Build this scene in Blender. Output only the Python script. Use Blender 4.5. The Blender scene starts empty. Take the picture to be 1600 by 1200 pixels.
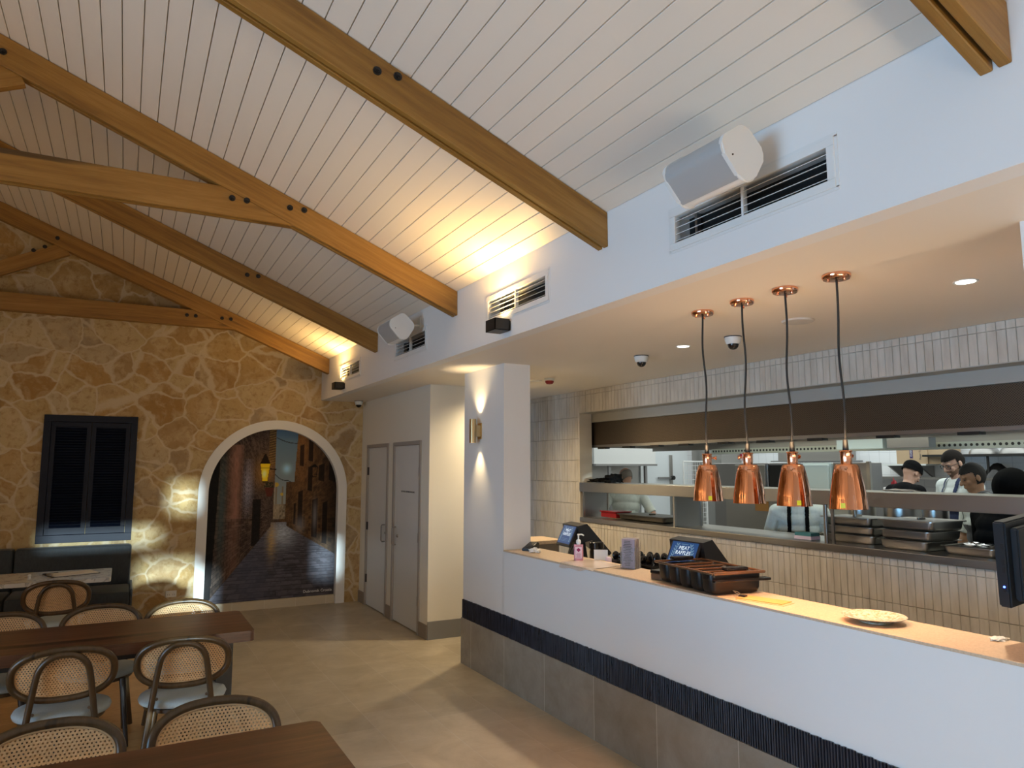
import bpy, bmesh, math, random
from mathutils import Vector, Matrix, Euler
random.seed(7)
PI = math.pi
SC = bpy.context.scene
COL = SC.collection
# ---------------------------------------------------------------- camera, world, sun, big lights, exposure
cam = bpy.data.cameras.new('camera'); camo = bpy.data.objects.new('camera', cam); COL.objects.link(camo)
cam.sensor_width = 36; cam.sensor_fit = 'HORIZONTAL'; cam.lens = 36*1110/1600
cam.clip_start = .05; cam.clip_end = 100
camo.location = (0, 0, 1.75)
camo.rotation_euler = (math.radians(90+6.68), 0, math.radians(-28.43))
SC.camera = camo
vs = SC.view_settings
vs.view_transform = 'Standard'; vs.look = 'None'; vs.gamma = 1; vs.use_curve_mapping = False; vs.exposure = 0.0
w = bpy.data.worlds.new('world'); SC.world = w; w.use_nodes = True
w.node_tree.nodes['Background'].inputs[0].default_value = (.55, .72, 1, 1)
w.node_tree.nodes['Background'].inputs[1].default_value = 1.0

def light(name, kind, loc, energy, color=(1, 1, 1), size=.1, size_y=None, aim=None, spot=None, blend=.5, spread=None):
    l = bpy.data.lights.new(name, kind); l.energy = energy; l.color = color
    if kind == 'AREA':
        l.size = size
        if size_y: l.shape = 'RECTANGLE'; l.size_y = size_y
        if spread: l.spread = math.radians(spread)
    elif kind == 'SUN': l.angle = size
    else: l.shadow_soft_size = size
    if kind == 'SPOT': l.spot_size = math.radians(spot); l.spot_blend = blend
    o = bpy.data.objects.new(name, l); COL.objects.link(o); o.location = loc
    if aim is not None: o.rotation_euler = Vector(aim).to_track_quat('-Z', 'Y').to_euler()
    return o

WARM = (1, .62, .22); WARM2 = (1, .74, .40); NEUT = (.93, 1, .97); DAY = (.25, .60, 1)
SUN_DIR = (.0, 1, -.10)
light('low_daylight', 'SUN', (0, -6, 5), 8.0, (.72, .93, 1), math.radians(1.3), aim=SUN_DIR)
# daylight at the assumed left window, then two added fills for the ceilings
light('window_daylight', 'AREA', (-5.9, .8, 1.25), 84, DAY, 3.9, 2.1, aim=(1, .10, .03), spread=85)
light('terrace_bounce', 'AREA', (1.5, -2.3, .35), 80, (1, .80, .58), 2.2, .6, aim=(-.25, 1, 1.1))  # added rear fill aimed up to warm and brighten the ceilings
light('sunlit_paving_bounce', 'AREA', (-5.85, .8, .3), 72, (1, .76, .50), 4.2, .5, aim=(1, .12, .95))  # added low fill on the left that lifts the raked ceiling
# kitchen tubes
light('kitchen_tubes', 'AREA', (7.2, 6.2, 2.66), 95, NEUT, 3.2, 5.5, aim=(0, 0, -1))
light('kitchen_tubes_front', 'AREA', (7.4, 2.2, 2.66), 60, NEUT, 2.8, 3, aim=(0, 0, -1))
light('hood_tubes', 'AREA', (5.5, 4.5, 2.10), 14, (.95, 1, .85), .25, 4.5, aim=(0, 0, -1))

# ---------------------------------------------------------------- materials
MATS = {}
def nt(name, color=(.8, .8, .8), rough=.6, metal=0, **kw):
    m = bpy.data.materials.new(name); m.use_nodes = True
    b = m.node_tree.nodes['Principled BSDF']
    b.inputs['Base Color'].default_value = (*color[:3], 1)
    b.inputs['Roughness'].default_value = rough; b.inputs['Metallic'].default_value = metal
    for k, v in kw.items(): b.inputs[k.replace('_', ' ')].default_value = v
    MATS[name] = m
    return m
class G:   # node helper
    def __init__(s, m): s.t = m.node_tree; s.b = s.t.nodes['Principled BSDF']
    def n(s, typ, ins=None, **at):
        x = s.t.nodes.new(typ)
        for k, v in at.items(): setattr(x, k, v)
        for k, v in (ins or {}).items():
            if hasattr(v, 'is_output') or isinstance(v, bpy.types.NodeSocket): s.t.links.new(v, x.inputs[k])
            else: x.inputs[k].default_value = v
        return x
    def l(s, a, b): s.t.links.new(a, b)
    def math(s, op, a, b=0.0, c=None):
        ins = {0: a, 1: b}
        if c is not None: ins[2] = c
        return s.n('ShaderNodeMath', ins, operation=op).outputs[0]
    def obj(s, scale=(1, 1, 1), loc=(0, 0, 0), rot=(0, 0, 0), world=False):
        c = s.n('ShaderNodeNewGeometry').outputs['Position'] if world else s.n('ShaderNodeTexCoord').outputs['Object']
        return s.n('ShaderNodeMapping', {'Vector': c, 'Scale': scale, 'Location': loc, 'Rotation': rot}).outputs[0]
    def noise(s, v, scale, detail=4, rough=.55, dist=0):
        return s.n('ShaderNodeTexNoise', {'Vector': v, 'Scale': scale, 'Detail': detail, 'Roughness': rough, 'Distortion': dist})
    def ramp(s, f, stops):
        r = s.n('ShaderNodeValToRGB', {0: f}); e = r.color_ramp.elements
        while len(e) < len(stops): e.new(.5)
        for i, (p, c) in enumerate(stops): e[i].position = p; e[i].color = (*c[:3], 1)
        return r.outputs[0]
    def mix(s, f, a, b, mode='MIX'):
        x = s.n('ShaderNodeMix', data_type='RGBA', blend_type=mode)
        for i, v in ((0, f), (6, a), (7, b)):
            if isinstance(v, bpy.types.NodeSocket): s.l(v, x.inputs[i])
            else: x.inputs[i].default_value = v if i == 0 else (*v[:3], 1)
        return x.outputs[2]
    def bump(s, h, st=.3, dist=.01):
        b = s.n('ShaderNodeBump', {'Height': h, 'Strength': st, 'Distance': dist}); s.l(b.outputs[0], s.b.inputs['Normal'])
    def col(s, c): s.l(c, s.b.inputs['Base Color'])

def paint(name, c, rough=.55, bump=.04):
    m = nt(name, c, rough); g = G(m); n = g.noise(g.obj(world=True), 180, 2); g.bump(n.outputs[0], bump, .002); return m
WHITE = paint('white_paint', (.80, .79, .77)); CEIL = paint('ceiling_board_paint', (.80, .74, .65)); TRIMW = paint('arch_paint', (.74, .75, .74))
CREAM = paint('cream_paint', (.78, .75, .66)); DOORM = paint('door_paint', (.66, .67, .66), .4); FRAMEM = paint('door_frame_paint', (.36, .33, .30), .45)
GREYSK = paint('grey_skirting', (.22, .22, .22), .5)

def wood(name, dark, mid, lite, axis=0, rough=.45, sc=1, coat=0):
    m = nt(name, mid, rough); g = G(m)
    s = [14*sc, 14*sc, 14*sc]; s[axis] = .9*sc
    v = g.obj(tuple(s))
    oi = g.n('ShaderNodeObjectInfo').outputs['Random']
    v = g.n('ShaderNodeVectorMath', {0: v, 1: g.n('ShaderNodeCombineXYZ', {0: g.math('MULTIPLY', oi, 17.), 1: g.math('MULTIPLY', oi, 31.), 2: 0.0}).outputs[0]}, operation='ADD').outputs[0]
    n1 = g.noise(v, 1.0, 6, .6, .6); n2 = g.noise(v, 5.0, 5, .7)
    f = g.math('ADD', g.math('MULTIPLY', n1.outputs[0], .7), g.math('MULTIPLY', n2.outputs[0], .3))
    c = g.ramp(f, [(.3, dark), (.5, mid), (.68, lite)])
    n3 = g.noise(v, .55, 2, .5, .3).outputs[0]
    c = g.mix(g.math('MULTIPLY', g.ramp(n3, [(.655, (0, 0, 0)), (.70, (1, 1, 1))]), .75), c, tuple(q*.12 for q in dark))
    g.col(c); g.bump(n2.outputs[0], .15, .002)
    g.b.inputs['Coat Weight'].default_value = coat
    g.b.inputs['Coat Roughness'].default_value = .25
    return m
BEAM = wood('hardwood_beam', (.15, .068, .011), (.275, .137, .024), (.37, .20, .050), 0, .5)
WALNUT = wood('walnut_table', (.045, .018, .009), (.10, .042, .020), (.17, .078, .04), 0, .34, 1.2, .05)
BENT = wood('dark_bentwood', (.042, .023, .008), (.072, .040, .015), (.10, .058, .024), 2, .32, 2, .08)
LEGW = wood('black_stained_wood', (.012, .009, .007), (.02, .014, .011), (.03, .02, .016), 2, .4, 2)

def stone_wall():
    m = nt('sandstone_crazy_paving', (.5, .4, .25), .85); g = G(m)
    p = g.obj(world=True)
    d = g.noise(p, 2.2, 3).outputs['Color']; d2 = g.noise(p, 9, 3).outputs['Color']
    off = g.n('ShaderNodeVectorMath', {0: d, 1: (.5, .5, .5)}, operation='SUBTRACT').outputs[0]
    off = g.n('ShaderNodeVectorMath', {0: off, 'Scale': .30}, operation='SCALE').outputs[0]
    off2 = g.n('ShaderNodeVectorMath', {0: d2, 1: (.5, .5, .5)}, operation='SUBTRACT').outputs[0]
    off2 = g.n('ShaderNodeVectorMath', {0: off2, 'Scale': .05}, operation='SCALE').outputs[0]
    v = g.n('ShaderNodeVectorMath', {0: g.n('ShaderNodeVectorMath', {0: p, 1: off}, operation='ADD').outputs[0], 1: off2}, operation='ADD').outputs[0]
    sep = g.n('ShaderNodeSeparateXYZ', {0: v}); v = g.n('ShaderNodeCombineXYZ', {0: sep.outputs[0], 1: 0.0, 2: g.math('MULTIPLY', sep.outputs[2], 1.15)}).outputs[0]
    vo = g.n('ShaderNodeTexVoronoi', {'Vector': v, 'Scale': 3.05, 'Randomness': .95}, voronoi_dimensions='3D', feature='F1')
    ed = g.n('ShaderNodeTexVoronoi', {'Vector': v, 'Scale': 3.05, 'Randomness': .95}, voronoi_dimensions='3D', feature='DISTANCE_TO_EDGE')
    wob = g.noise(p, 22, 4).outputs[0]
    e = g.math('ADD', ed.outputs['Distance'], g.math('MULTIPLY', g.math('SUBTRACT', wob, .5), .05))
    mort = g.ramp(e, [(.020, (1, 1, 1)), (.050, (0, 0, 0))])
    rnd = g.n('ShaderNodeSeparateColor', {0: vo.outputs['Color']})
    sc = g.ramp(rnd.outputs[0], [(0, (.36, .205, .065)), (.25, (.47, .33, .14)), (.5, (.52, .40, .21)), (.7, (.42, .25, .08)), (.85, (.34, .26, .16)), (1, (.58, .46, .27))])
    blot = g.noise(p, 5.5, 7, .62, .6).outputs[0]
    sc = g.mix(g.math('MULTIPLY', g.ramp(blot, [(.46, (0, 0, 0)), (.62, (1, 1, 1))]), .7), sc, (.57, .44, .25))
    blot2 = g.noise(p, 14, 6, .7, .4).outputs[0]
    sc = g.mix(g.math('MULTIPLY', g.ramp(blot2, [(.50, (0, 0, 0)), (.66, (1, 1, 1))]), .7), sc, (.30, .175, .06))
    c = g.mix(g.math('MULTIPLY', mort, .8), sc, (.60, .50, .34))
    g.col(c)
    rough = g.noise(p, 30, 8, .7).outputs[0]
    h = g.math('ADD', g.math('MULTIPLY', g.math('MINIMUM', e, .12), 5.0), g.math('MULTIPLY', rough, .55))
    h = g.math('ADD', h, g.math('MULTIPLY', blot, .8))
    g.bump(h, .55, .022)
    return m
STONE = stone_wall()

def brick(name, scale_v, mapping, bw, bh, mortar, offset, c1, c2, mc, rough=.5, bumpd=.003, mottle=None, coat=0, world=True):
    m = nt(name, c1, rough); g = G(m)
    pos = g.n('ShaderNodeNewGeometry').outputs['Position'] if world else g.n('ShaderNodeTexCoord').outputs['Object']
    s = g.n('ShaderNodeSeparateXYZ', {0: pos}).outputs
    ax = {'x': s[0], 'y': s[1], 'z': s[2]}
    u = g.math('SUBTRACT', ax[mapping[0]], mapping[2]); v = g.math('SUBTRACT', ax[mapping[1]], mapping[3])
    cv = g.n('ShaderNodeCombineXYZ', {0: u, 1: v, 2: 0.0}).outputs[0]
    b = g.n('ShaderNodeTexBrick', {'Vector': cv, 'Color1': (*c1, 1), 'Color2': (*c2, 1), 'Mortar': (*mc, 1), 'Scale': 1.0, 'Mortar Size': mortar, 'Mortar Smooth': .1, 'Bias': 0.0, 'Brick Width': bw, 'Row Height': bh}, offset=offset, offset_frequency=2)
    c = b.outputs['Color']
    if mottle:
        n = g.noise(g.obj(world=world), mottle[0], 8, .65, .5).outputs[0]
        c = g.mix(g.ramp(n, [(.3, (0, 0, 0)), (.7, (1, 1, 1))]), c, g.mix(1.0, c, mottle[1], 'MULTIPLY'))
    g.col(c); g.bump(g.math('SUBTRACT', 1.0, b.outputs['Fac']), .6, bumpd)
    g.b.inputs['Coat Weight'].default_value = coat
    return m
FLOORT = brick('stone_look_floor_tile', 1, ('y', 'x', .175, .33), .625, .42, .0035, .5, (.51, .455, .35), (.58, .52, .41), (.60, .56, .48), .42, .0015, (3.2, (.72, .70, .66)))
CTILE = brick('stone_look_cladding_tile', 1, ('y', 'z', .235, -.03), .625, .9, .003, 0, (.30, .27, .225), (.36, .33, .28), (.58, .55, .49), .5, .0015, (5, (.7, .68, .64)))
SKT = brick('tile_skirting', 1, ('x', 'z', .1, -.5), .38, 1.2, .003, 0, (.50, .44, .33), (.54, .48, .37), (.62, .58, .5), .5, .001)
SKT2 = paint('brown_tile_skirting', (.25, .21, .17), .5)
OAKF = brick('oak_plank_floor', 1, ('x', 'y', .3, .1), 1.4, .14, .0012, .37, (.50, .29, .115), (.60, .37, .16), (.18, .10, .04), .38, .001, (9, (.8, .75, .68)))
KTILE = brick('white_kitchen_tile', 1, ('y', 'z', 0, 0), .15, .15, .002, 0, (.80, .82, .84), (.82, .84, .86), (.55, .57, .6), .2, .001)
KTILEX = brick('white_kitchen_tile_end', 1, ('x', 'z', 0, 0), .30, .15, .002, 0, (.78, .80, .83), (.80, .82, .85), (.6, .62, .65), .25, .001)
KFLOOR = paint('grey_vinyl', (.2, .2, .2), .5)

def navy_tile():
    m = nt('navy_finger_tile', (.016, .018, .028), .22); g = G(m)
    n = g.noise(g.obj((1, 60, 6), world=True), 1, 3).outputs[0]
    g.col(g.ramp(n, [(.3, (.008, .009, .014)), (.7, (.035, .038, .055))])); return m
NAVYT = navy_tile()
def zell():
    m = nt('cream_glazed_tile', (.66, .61, .53), .22); g = G(m)
    n = g.noise(g.obj((1, 18, 4), world=True), 1, 3).outputs[0]
    n2 = g.noise(g.obj(world=True), 60, 3).outputs[0]
    n3 = g.noise(g.obj((1, 9, 2.5), world=True), 1, 2).outputs[0]
    c = g.ramp(n, [(.25, (.53, .48, .41)), (.5, (.62, .575, .50)), (.75, (.70, .655, .58))])
    g.col(c); g.bump(g.math('ADD', g.math('MULTIPLY', n2, .25), n3), .35, .008); return m
ZELL = zell(); GROUT = paint('grout', (.52, .47, .40), .8)

def metal(name, c, rough, streak=None, bumpy=0):
    m = nt(name, c, rough, 1); g = G(m)
    if streak:
        n = g.noise(g.obj(streak, world=True), 1, 3).outputs[0]
        r = g.math('ADD', g.math('MULTIPLY', n, .18), rough-.09); g.l(r, g.b.inputs['Roughness'])
        if bumpy: g.bump(n, bumpy, .002)
    return m
STEEL = metal('brushed_stainless', (.44, .42, .39), .34, (3, 3, 160), .05)
STEELD = metal('dull_stainless', (.36, .35, .34), .38, (3, 3, 160), .05)
COPPER = metal('polished_copper', (.93, .46, .28), .05)
def copper_shade():
    m = MATS['polished_copper']; g = G(m)
    tc = g.n('ShaderNodeTexCoord').outputs['Object']; s = g.n('ShaderNodeSeparateXYZ', {0: tc}).outputs
    a = g.math('ARCTAN2', s[1], s[0])
    cv = g.n('ShaderNodeCombineXYZ', {0: g.math('MULTIPLY', g.math('SINE', a), 3.0), 1: g.math('MULTIPLY', g.math('COSINE', a), 3.0), 2: g.math('MULTIPLY', s[2], 1.5)}).outputs[0]
    n = g.noise(cv, 1.6, 2, .5).outputs[0]
    g.bump(n, .22, .010)
copper_shade()
BRASS = metal('brushed_brass', (.62, .46, .24), .30, (200, 200, 3), .05)
CHROME = metal('chrome', (.8, .8, .8), .08)
def hoodm():
    m = nt('perforated_bronzed_steel', (.20, .165, .135), .42, .85); g = G(m)
    s = g.n('ShaderNodeSeparateXYZ', {0: g.obj(world=True)}).outputs
    u = g.math('MULTIPLY', s[1], 1/.016); v = g.math('MULTIPLY', s[2], 1/.016)
    def dots(du, dv):
        a = g.math('SUBTRACT', g.math('FRACT', g.math('ADD', u, du)), .5); b = g.math('SUBTRACT', g.math('FRACT', g.math('ADD', v, dv)), .5)
        return g.math('SQRT', g.math('ADD', g.math('MULTIPLY', a, a), g.math('MULTIPLY', b, b)))
    d = g.math('MINIMUM', dots(0, 0), dots(.5, .5))
    c = g.ramp(d, [(.18, (.03, .024, .019)), (.24, (.15, .12, .092))]); g.col(c); return m
HOOD = hoodm()
BLACK = nt('black_plastic', (.012, .012, .013), .38); BLACKM = nt('black_metal', (.012, .011, .010), .45)
BLACKG = nt('gloss_black_plastic', (.010, .009, .009), .16); CORD = nt('black_cord', (.008, .008, .008), .6)
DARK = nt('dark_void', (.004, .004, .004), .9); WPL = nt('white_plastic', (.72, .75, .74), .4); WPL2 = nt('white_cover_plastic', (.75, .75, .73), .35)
GRILLE = nt('speaker_grille_mesh', (.46, .47, .47), .55, .2)
def grille_mat():
    g = G(GRILLE); s = g.n('ShaderNodeSeparateXYZ', {0: g.obj()}).outputs
    a = g.math('SINE', g.math('MULTIPLY', s[1], 1800)); b = g.math('SINE', g.math('MULTIPLY', s[2], 1800)); g.bump(g.math('MULTIPLY', a, b), .3, .001)
grille_mat()
def fabric(name, c1, c2, rough=.9, sc=500):
    m = nt(name, c1, rough); g = G(m); n = g.noise(g.obj((1, 1, .4)), sc, 3, .7).outputs[0]; n2 = g.noise(g.obj(), 6, 3).outputs[0]
    g.col(g.ramp(g.math('ADD', g.math('MULTIPLY', n, .7), g.math('MULTIPLY', n2, .3)), [(.35, c1), (.65, c2)])); g.bump(n, .3, .001)
    g.b.inputs['Sheen Weight'].default_value = .15; return m
SEATF = fabric('pale_blue_grey_fabric', (.34, .40, .41), (.47, .53, .53), .9, 300)
BENCHF = fabric('navy_vinyl', (.010, .017, .024), (.022, .032, .040), .6, 60)
SHUT = nt('navy_paint', (.004, .008, .022), .5, 0, Specular_IOR_Level=.25)
CANE = nt('woven_cane', (.66, .44, .235), .6)
def cane():
    g = G(CANE); m = CANE
    s = g.n('ShaderNodeSeparateXYZ', {0: g.obj()}).outputs
    A, B = .0142, .0118
    u = g.math('MULTIPLY', s[0], 1/A); v = g.math('MULTIPLY', s[2], 1/(2*B))
    def dots(du, dv):
        a = g.math('MULTIPLY', g.math('SUBTRACT', g.math('FRACT', g.math('ADD', u, du)), .5), A)
        b = g.math('MULTIPLY', g.math('SUBTRACT', g.math('FRACT', g.math('ADD', v, dv)), .5), 2*B)
        return g.math('SQRT', g.math('ADD', g.math('MULTIPLY', a, a), g.math('MULTIPLY', b, b)))
    d = g.math('MINIMUM', dots(0, 0), dots(.5, .5))
    hole = g.math('GREATER_THAN', d, .0031)
    g.l(hole, g.b.inputs['Alpha'])
    n = g.noise(g.obj((160, 160, 160)), 1, 2).outputs[0]
    g.col(g.ramp(n, [(.3, (.56, .34, .15)), (.7, (.76, .50, .26))]))
    w1 = g.math('SINE', g.math('MULTIPLY', s[0], 2*PI/A)); w2 = g.math('SINE', g.math('MULTIPLY', s[2], 2*PI/B)); g.bump(g.math('MULTIPLY', w1, w2), .3, .001)
cane()
def marble():
    m = nt('white_marble', (.7, .7, .68), .2); g = G(m); n = g.noise(g.obj(), 3, 8, .6, 2.2).outputs[0]
    g.col(g.ramp(n, [(.47, (.72, .72, .70)), (.5, (.38, .38, .38)), (.53, (.72, .72, .70))])); return m
MARB = marble()
def ctop():
    m = nt('sandy_stone_benchtop', (.66, .50, .34), .45); g = G(m); n = g.noise(g.obj(world=True), 90, 5, .7).outputs[0]
    g.col(g.ramp(n, [(.35, (.56, .42, .28)), (.65, (.70, .54, .38))])); return m
CTOP = ctop()
GLASSC = nt('clear_acrylic', (.95, .95, .97), .05, 0, Transmission_Weight=.9, IOR=1.3)
def emis(name, c, s, base=(0, 0, 0)):
    m = nt(name, base, .4); b = m.node_tree.nodes['Principled BSDF']; b.inputs['Emission Color'].default_value = (*c, 1); b.inputs['Emission Strength'].default_value = s; return m
LAMPE = emis('lamp_glow', (1, .93, .82), 9); SCRE = emis('lit_screen_navy', (.010, .04, .12), 1.5, (.01, .01, .012)); SCRW = emis('lit_screen_white', (.75, .85, .9), 1.2)
SCRL = emis('lit_screen_pale_blue', (.25, .42, .55), .7); BULB = emis('warm_bulb', (1, .62, .25), 8); LEDB = emis('blue_led', (.05, .1, 1), 12); TUBE = emis('tube_glow', (.95, 1, .92), 5)
SKIN = nt('skin', (.52, .30, .21), .5, 0, Subsurface_Weight=.08); SKIN2 = nt('darker_skin', (.34, .18, .10), .5, 0, Subsurface_Weight=.08)
HAIRD = nt('dark_hair', (.012, .009, .007), .75, 0, Specular_IOR_Level=.12); HAIRG = nt('greying_hair', (.028, .025, .022), .75, 0, Specular_IOR_Level=.15); HAIRS = nt('short_grey_hair', (.22, .19, .17), .8)
CLW = fabric('white_cotton', (.66, .72, .68), (.78, .83, .80), .9, 90); CLB = nt('black_cotton', (.006, .006, .0065), .95, 0, Specular_IOR_Level=.1); CLN = fabric('navy_apron_cotton', (.012, .022, .07), (.02, .035, .10), .9, 90)
CLG = fabric('charcoal_cotton', (.03, .03, .033), (.05, .05, .055), .9, 90)
REDP = nt('red_plastic', (.27, .008, .014), .35); YEL = nt('yellow_sticker', (.75, .72, .02), .5); CARD = nt('brown_cardboard', (.50, .36, .22), .85); PAPER = nt('white_paper', (.78, .76, .72), .8)
PINK = nt('pink_gel', (.85, .42, .55), .15, 0, Transmission_Weight=.3); PINKL = nt('pale_label', (.85, .66, .74), .5); ORG = nt('orange_manila_paper', (.75, .40, .12), .7); BOXB = nt('brown_gift_card_box', (.16, .08, .04), .4)
CERAM = nt('cream_glazed_ceramic', (.70, .62, .48), .25); GREENW = nt('green_plastic', (.1, .3, .1), .5); WALLK = paint('kitchen_white', (.74, .78, .80), .35); PALEST = nt('pale_enamel', (.62, .68, .62), .35)
INK = nt('printed_ink', (.03, .03, .035), .6); INKG = nt('grey_ink', (.12, .11, .10), .6); INKW = nt('white_ink', (.8, .8, .8), .6); INKR = nt('crimson_ink', (.35, .01, .10), .5)

# ---------------------------------------------------------------- mesh helpers
def bx(bm, x0, x1, y0, y1, z0, z1, bev=0, mi=0):
    r = bmesh.ops.create_cube(bm, size=1, matrix=Matrix.Translation(((x0+x1)/2, (y0+y1)/2, (z0+z1)/2)) @ Matrix.Diagonal((abs(x1-x0), abs(y1-y0), abs(z1-z0), 1)))
    vsx = r['verts']; fs = {f for v in vsx for f in v.link_faces}
    for f in fs: f.material_index = mi
    if bev > 0:
        es = {e for v in vsx for e in v.link_edges}
        bmesh.ops.bevel(bm, geom=list(es), offset=bev, segments=2, affect='EDGES', profile=.5)
    return bm
def rbx(bm, size, mat, bev=0):
    sub = bmesh.new(); bx(sub, -size[0]/2, size[0]/2, -size[1]/2, size[1]/2, -size[2]/2, size[2]/2, bev)
    sub.transform(mat); join(bm, sub)
def join(bm, sub):
    me = bpy.data.meshes.new('tmp'); sub.to_mesh(me); bm.from_mesh(me); bpy.data.meshes.remove(me); sub.free()
def cyl(bm, p0, p1, r0, r1=None, seg=16, caps=True):
    p0, p1 = Vector(p0), Vector(p1); d = p1-p0; r1 = r0 if r1 is None else r1
    q = d.to_track_quat('Z', 'Y').to_matrix().to_4x4()
    bmesh.ops.create_cone(bm, cap_ends=caps, segments=seg, radius1=r0, radius2=r1, depth=d.length, matrix=Matrix.Translation((p0+p1)/2) @ q)
    return bm
def sph(bm, c, r, seg=16, mat=None):
    r = (r, r, r) if isinstance(r, (int, float)) else r
    M = Matrix.Translation(c) @ (mat or Matrix.Identity(4)) @ Matrix.Diagonal((*r, 1))
    bmesh.ops.create_uvsphere(bm, u_segments=seg, v_segments=max(6, seg*2//3), radius=1, matrix=M); return bm
def lathe(bm, prof, seg=32, c=(0, 0, 0), close=False):
    rings = []
    for r, z in prof:
        if r < 1e-5: rings.append([bm.verts.new((c[0], c[1], c[2]+z))]); continue
        rings.append([bm.verts.new((c[0]+r*math.cos(2*PI*i/seg), c[1]+r*math.sin(2*PI*i/seg), c[2]+z)) for i in range(seg)])
    for a, b in zip(rings, rings[1:]):
        for i in range(seg):
            j = (i+1) % seg
            if len(a) == 1 and len(b) == 1: continue
            if len(a) == 1: bm.faces.new((a[0], b[i], b[j]))
            elif len(b) == 1: bm.faces.new((a[i], b[0], a[j]))
            else: bm.faces.new((a[i], b[i], b[j], a[j]))
    return bm
def tube(bm, pts, r, seg=10, closed=False):
    pts = [Vector(p) for p in pts]; n = len(pts); rings = []
    up = None
    for i, p in enumerate(pts):
        a = pts[(i-1) % n] if (closed or i > 0) else pts[0]
        b = pts[(i+1) % n] if (closed or i < n-1) else pts[-1]
        t = (b-a).normalized()
        if up is None:
            up = t.orthogonal().normalized()
        up = (up - t*up.dot(t)).normalized(); side = t.cross(up)
        rr = r[i] if isinstance(r, (list, tuple)) else r
        rings.append([bm.verts.new(p + (up*math.cos(2*PI*k/seg) + side*math.sin(2*PI*k/seg))*rr) for k in range(seg)])
    m = n if closed else n-1
    for i in range(m):
        a = rings[i]; b = rings[(i+1) % n]
        if closed and i == n-1:   # align rotation
            k0 = min(range(seg), key=lambda k: (b[k].co-a[0].co).length); b = b[k0:]+b[:k0]
        for k in range(seg):
            l = (k+1) % seg; bm.faces.new((a[k], a[l], b[l], b[k]))
    if not closed:
        bm.faces.new(rings[0][::-1]); bm.faces.new(rings[-1])
    return bm
def prism(bm, poly, axis, a0, a1):
    def P(u, v, a): return {'x': (a, u, v), 'y': (u, a, v), 'z': (u, v, a)}[axis]
    A = [bm.verts.new(P(u, v, a0)) for u, v in poly]; B = [bm.verts.new(P(u, v, a1)) for u, v in poly]
    n = len(poly)
    bm.faces.new(A); bm.faces.new(B[::-1])
    for i in range(n): bm.faces.new((A[i], B[i], B[(i+1) % n], A[(i+1) % n]))
    return bm
def B_(): return bmesh.new()
def rrect(w, h, r, n=5, cx=0, cy=0):
    p = []
    for sx, sy, a in ((1, 1, 0), (-1, 1, 90), (-1, -1, 180), (1, -1, 270)):
        for k in range(n+1):
            t = math.radians(a+90*k/n); p.append((cx+sx*(w/2-r)+r*math.cos(t), cy+sy*(h/2-r)+r*math.sin(t)))
    return p
def obj(name, bm, mat, parent=None, smooth=False, loc=None, rot=None, world=True, angle=40):
    if isinstance(bm, bpy.types.Mesh): me = bm
    else:
        bmesh.ops.recalc_face_normals(bm, faces=bm.faces[:])
        me = bpy.data.meshes.new(name)
        if parent is not None and world:
            M = Matrix.Translation(parent.location) @ parent.rotation_euler.to_matrix().to_4x4()
            bm.transform(M.inverted())
        bm.to_mesh(me); bm.free()
    for m in (mat if isinstance(mat, (list, tuple)) else [mat]): me.materials.append(m)
    if smooth:
        me.shade_smooth()
        try: me.set_sharp_from_angle(angle=math.radians(angle))
        except Exception: pass
    o = bpy.data.objects.new(name, me); COL.objects.link(o)
    if parent is not None: o.parent = parent
    if loc is not None: o.location = loc
    if rot is not None: o.rotation_euler = rot
    return o
def thing(name, label, cat, loc=(0, 0, 0), rotz=0, group=None):
    o = bpy.data.objects.new(name, None); COL.objects.link(o); o.empty_display_size = .1
    o.location = loc; o.rotation_euler = (0, 0, rotz); o['label'] = label; o['category'] = cat
    if group: o['group'] = group
    return o
def tag(o, label, cat, group=None):
    o['label'] = label; o['category'] = cat
    if group: o['group'] = group
    return o
def struct(name, bm, mat, parent=None, smooth=False):
    o = obj(name, bm, mat, parent, smooth)
    if parent is None: o['kind'] = 'structure'
    return o
def sbox(name, mat, *a, parent=None, bev=0): bm = B_(); bx(bm, *a, bev=bev); return struct(name, bm, mat, parent)
def part(name, parent, mat, *a, bev=0, smooth=False): bm = B_(); bx(bm, *a, bev=bev); return obj(name, bm, mat, parent, smooth)
def dup(root, loc, rotz=None, label=None, group=None):
    r = root.copy(); COL.objects.link(r); r.location = loc
    if rotz is not None: r.rotation_euler = (0, 0, rotz)
    if label: r['label'] = label
    if group: r['group'] = group
    for ch in list(root.children):
        c = ch.copy(); COL.objects.link(c); c.parent = r
        for g_ in list(ch.children):
            d = g_.copy(); COL.objects.link(d); d.parent = c
    return r
def text(name, s, size, mat, M, parent=None, extrude=.0006, align='CENTER', spacing=1, shear=0):
    c = bpy.data.curves.new(name, 'FONT'); c.body = s; c.size = size; c.extrude = extrude; c.align_x = align; c.align_y = 'CENTER'; c.space_character = spacing; c.shear = shear
    c.materials.append(mat); o0 = bpy.data.objects.new(name, c); COL.objects.link(o0); bpy.context.view_layer.update()
    me = bpy.data.meshes.new_from_object(o0.evaluated_get(bpy.context.evaluated_depsgraph_get())); bpy.data.objects.remove(o0)
    if not me.materials: me.materials.append(mat)
    o = bpy.data.objects.new(name, me); COL.objects.link(o)
    if parent is not None:
        o.parent = parent
        PM = Matrix.Translation(parent.location) @ parent.rotation_euler.to_matrix().to_4x4(); M = PM.inverted() @ M
    o.matrix_basis = M; return o
def frameM(o, xd, yd):   # matrix from origin, x dir, y(up) dir
    x = Vector(xd).normalized(); z = x.cross(Vector(yd)).normalized(); y = z.cross(x)
    M = Matrix((x, y, z)).transposed().to_4x4(); return Matrix.Translation(o) @ M
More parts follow.
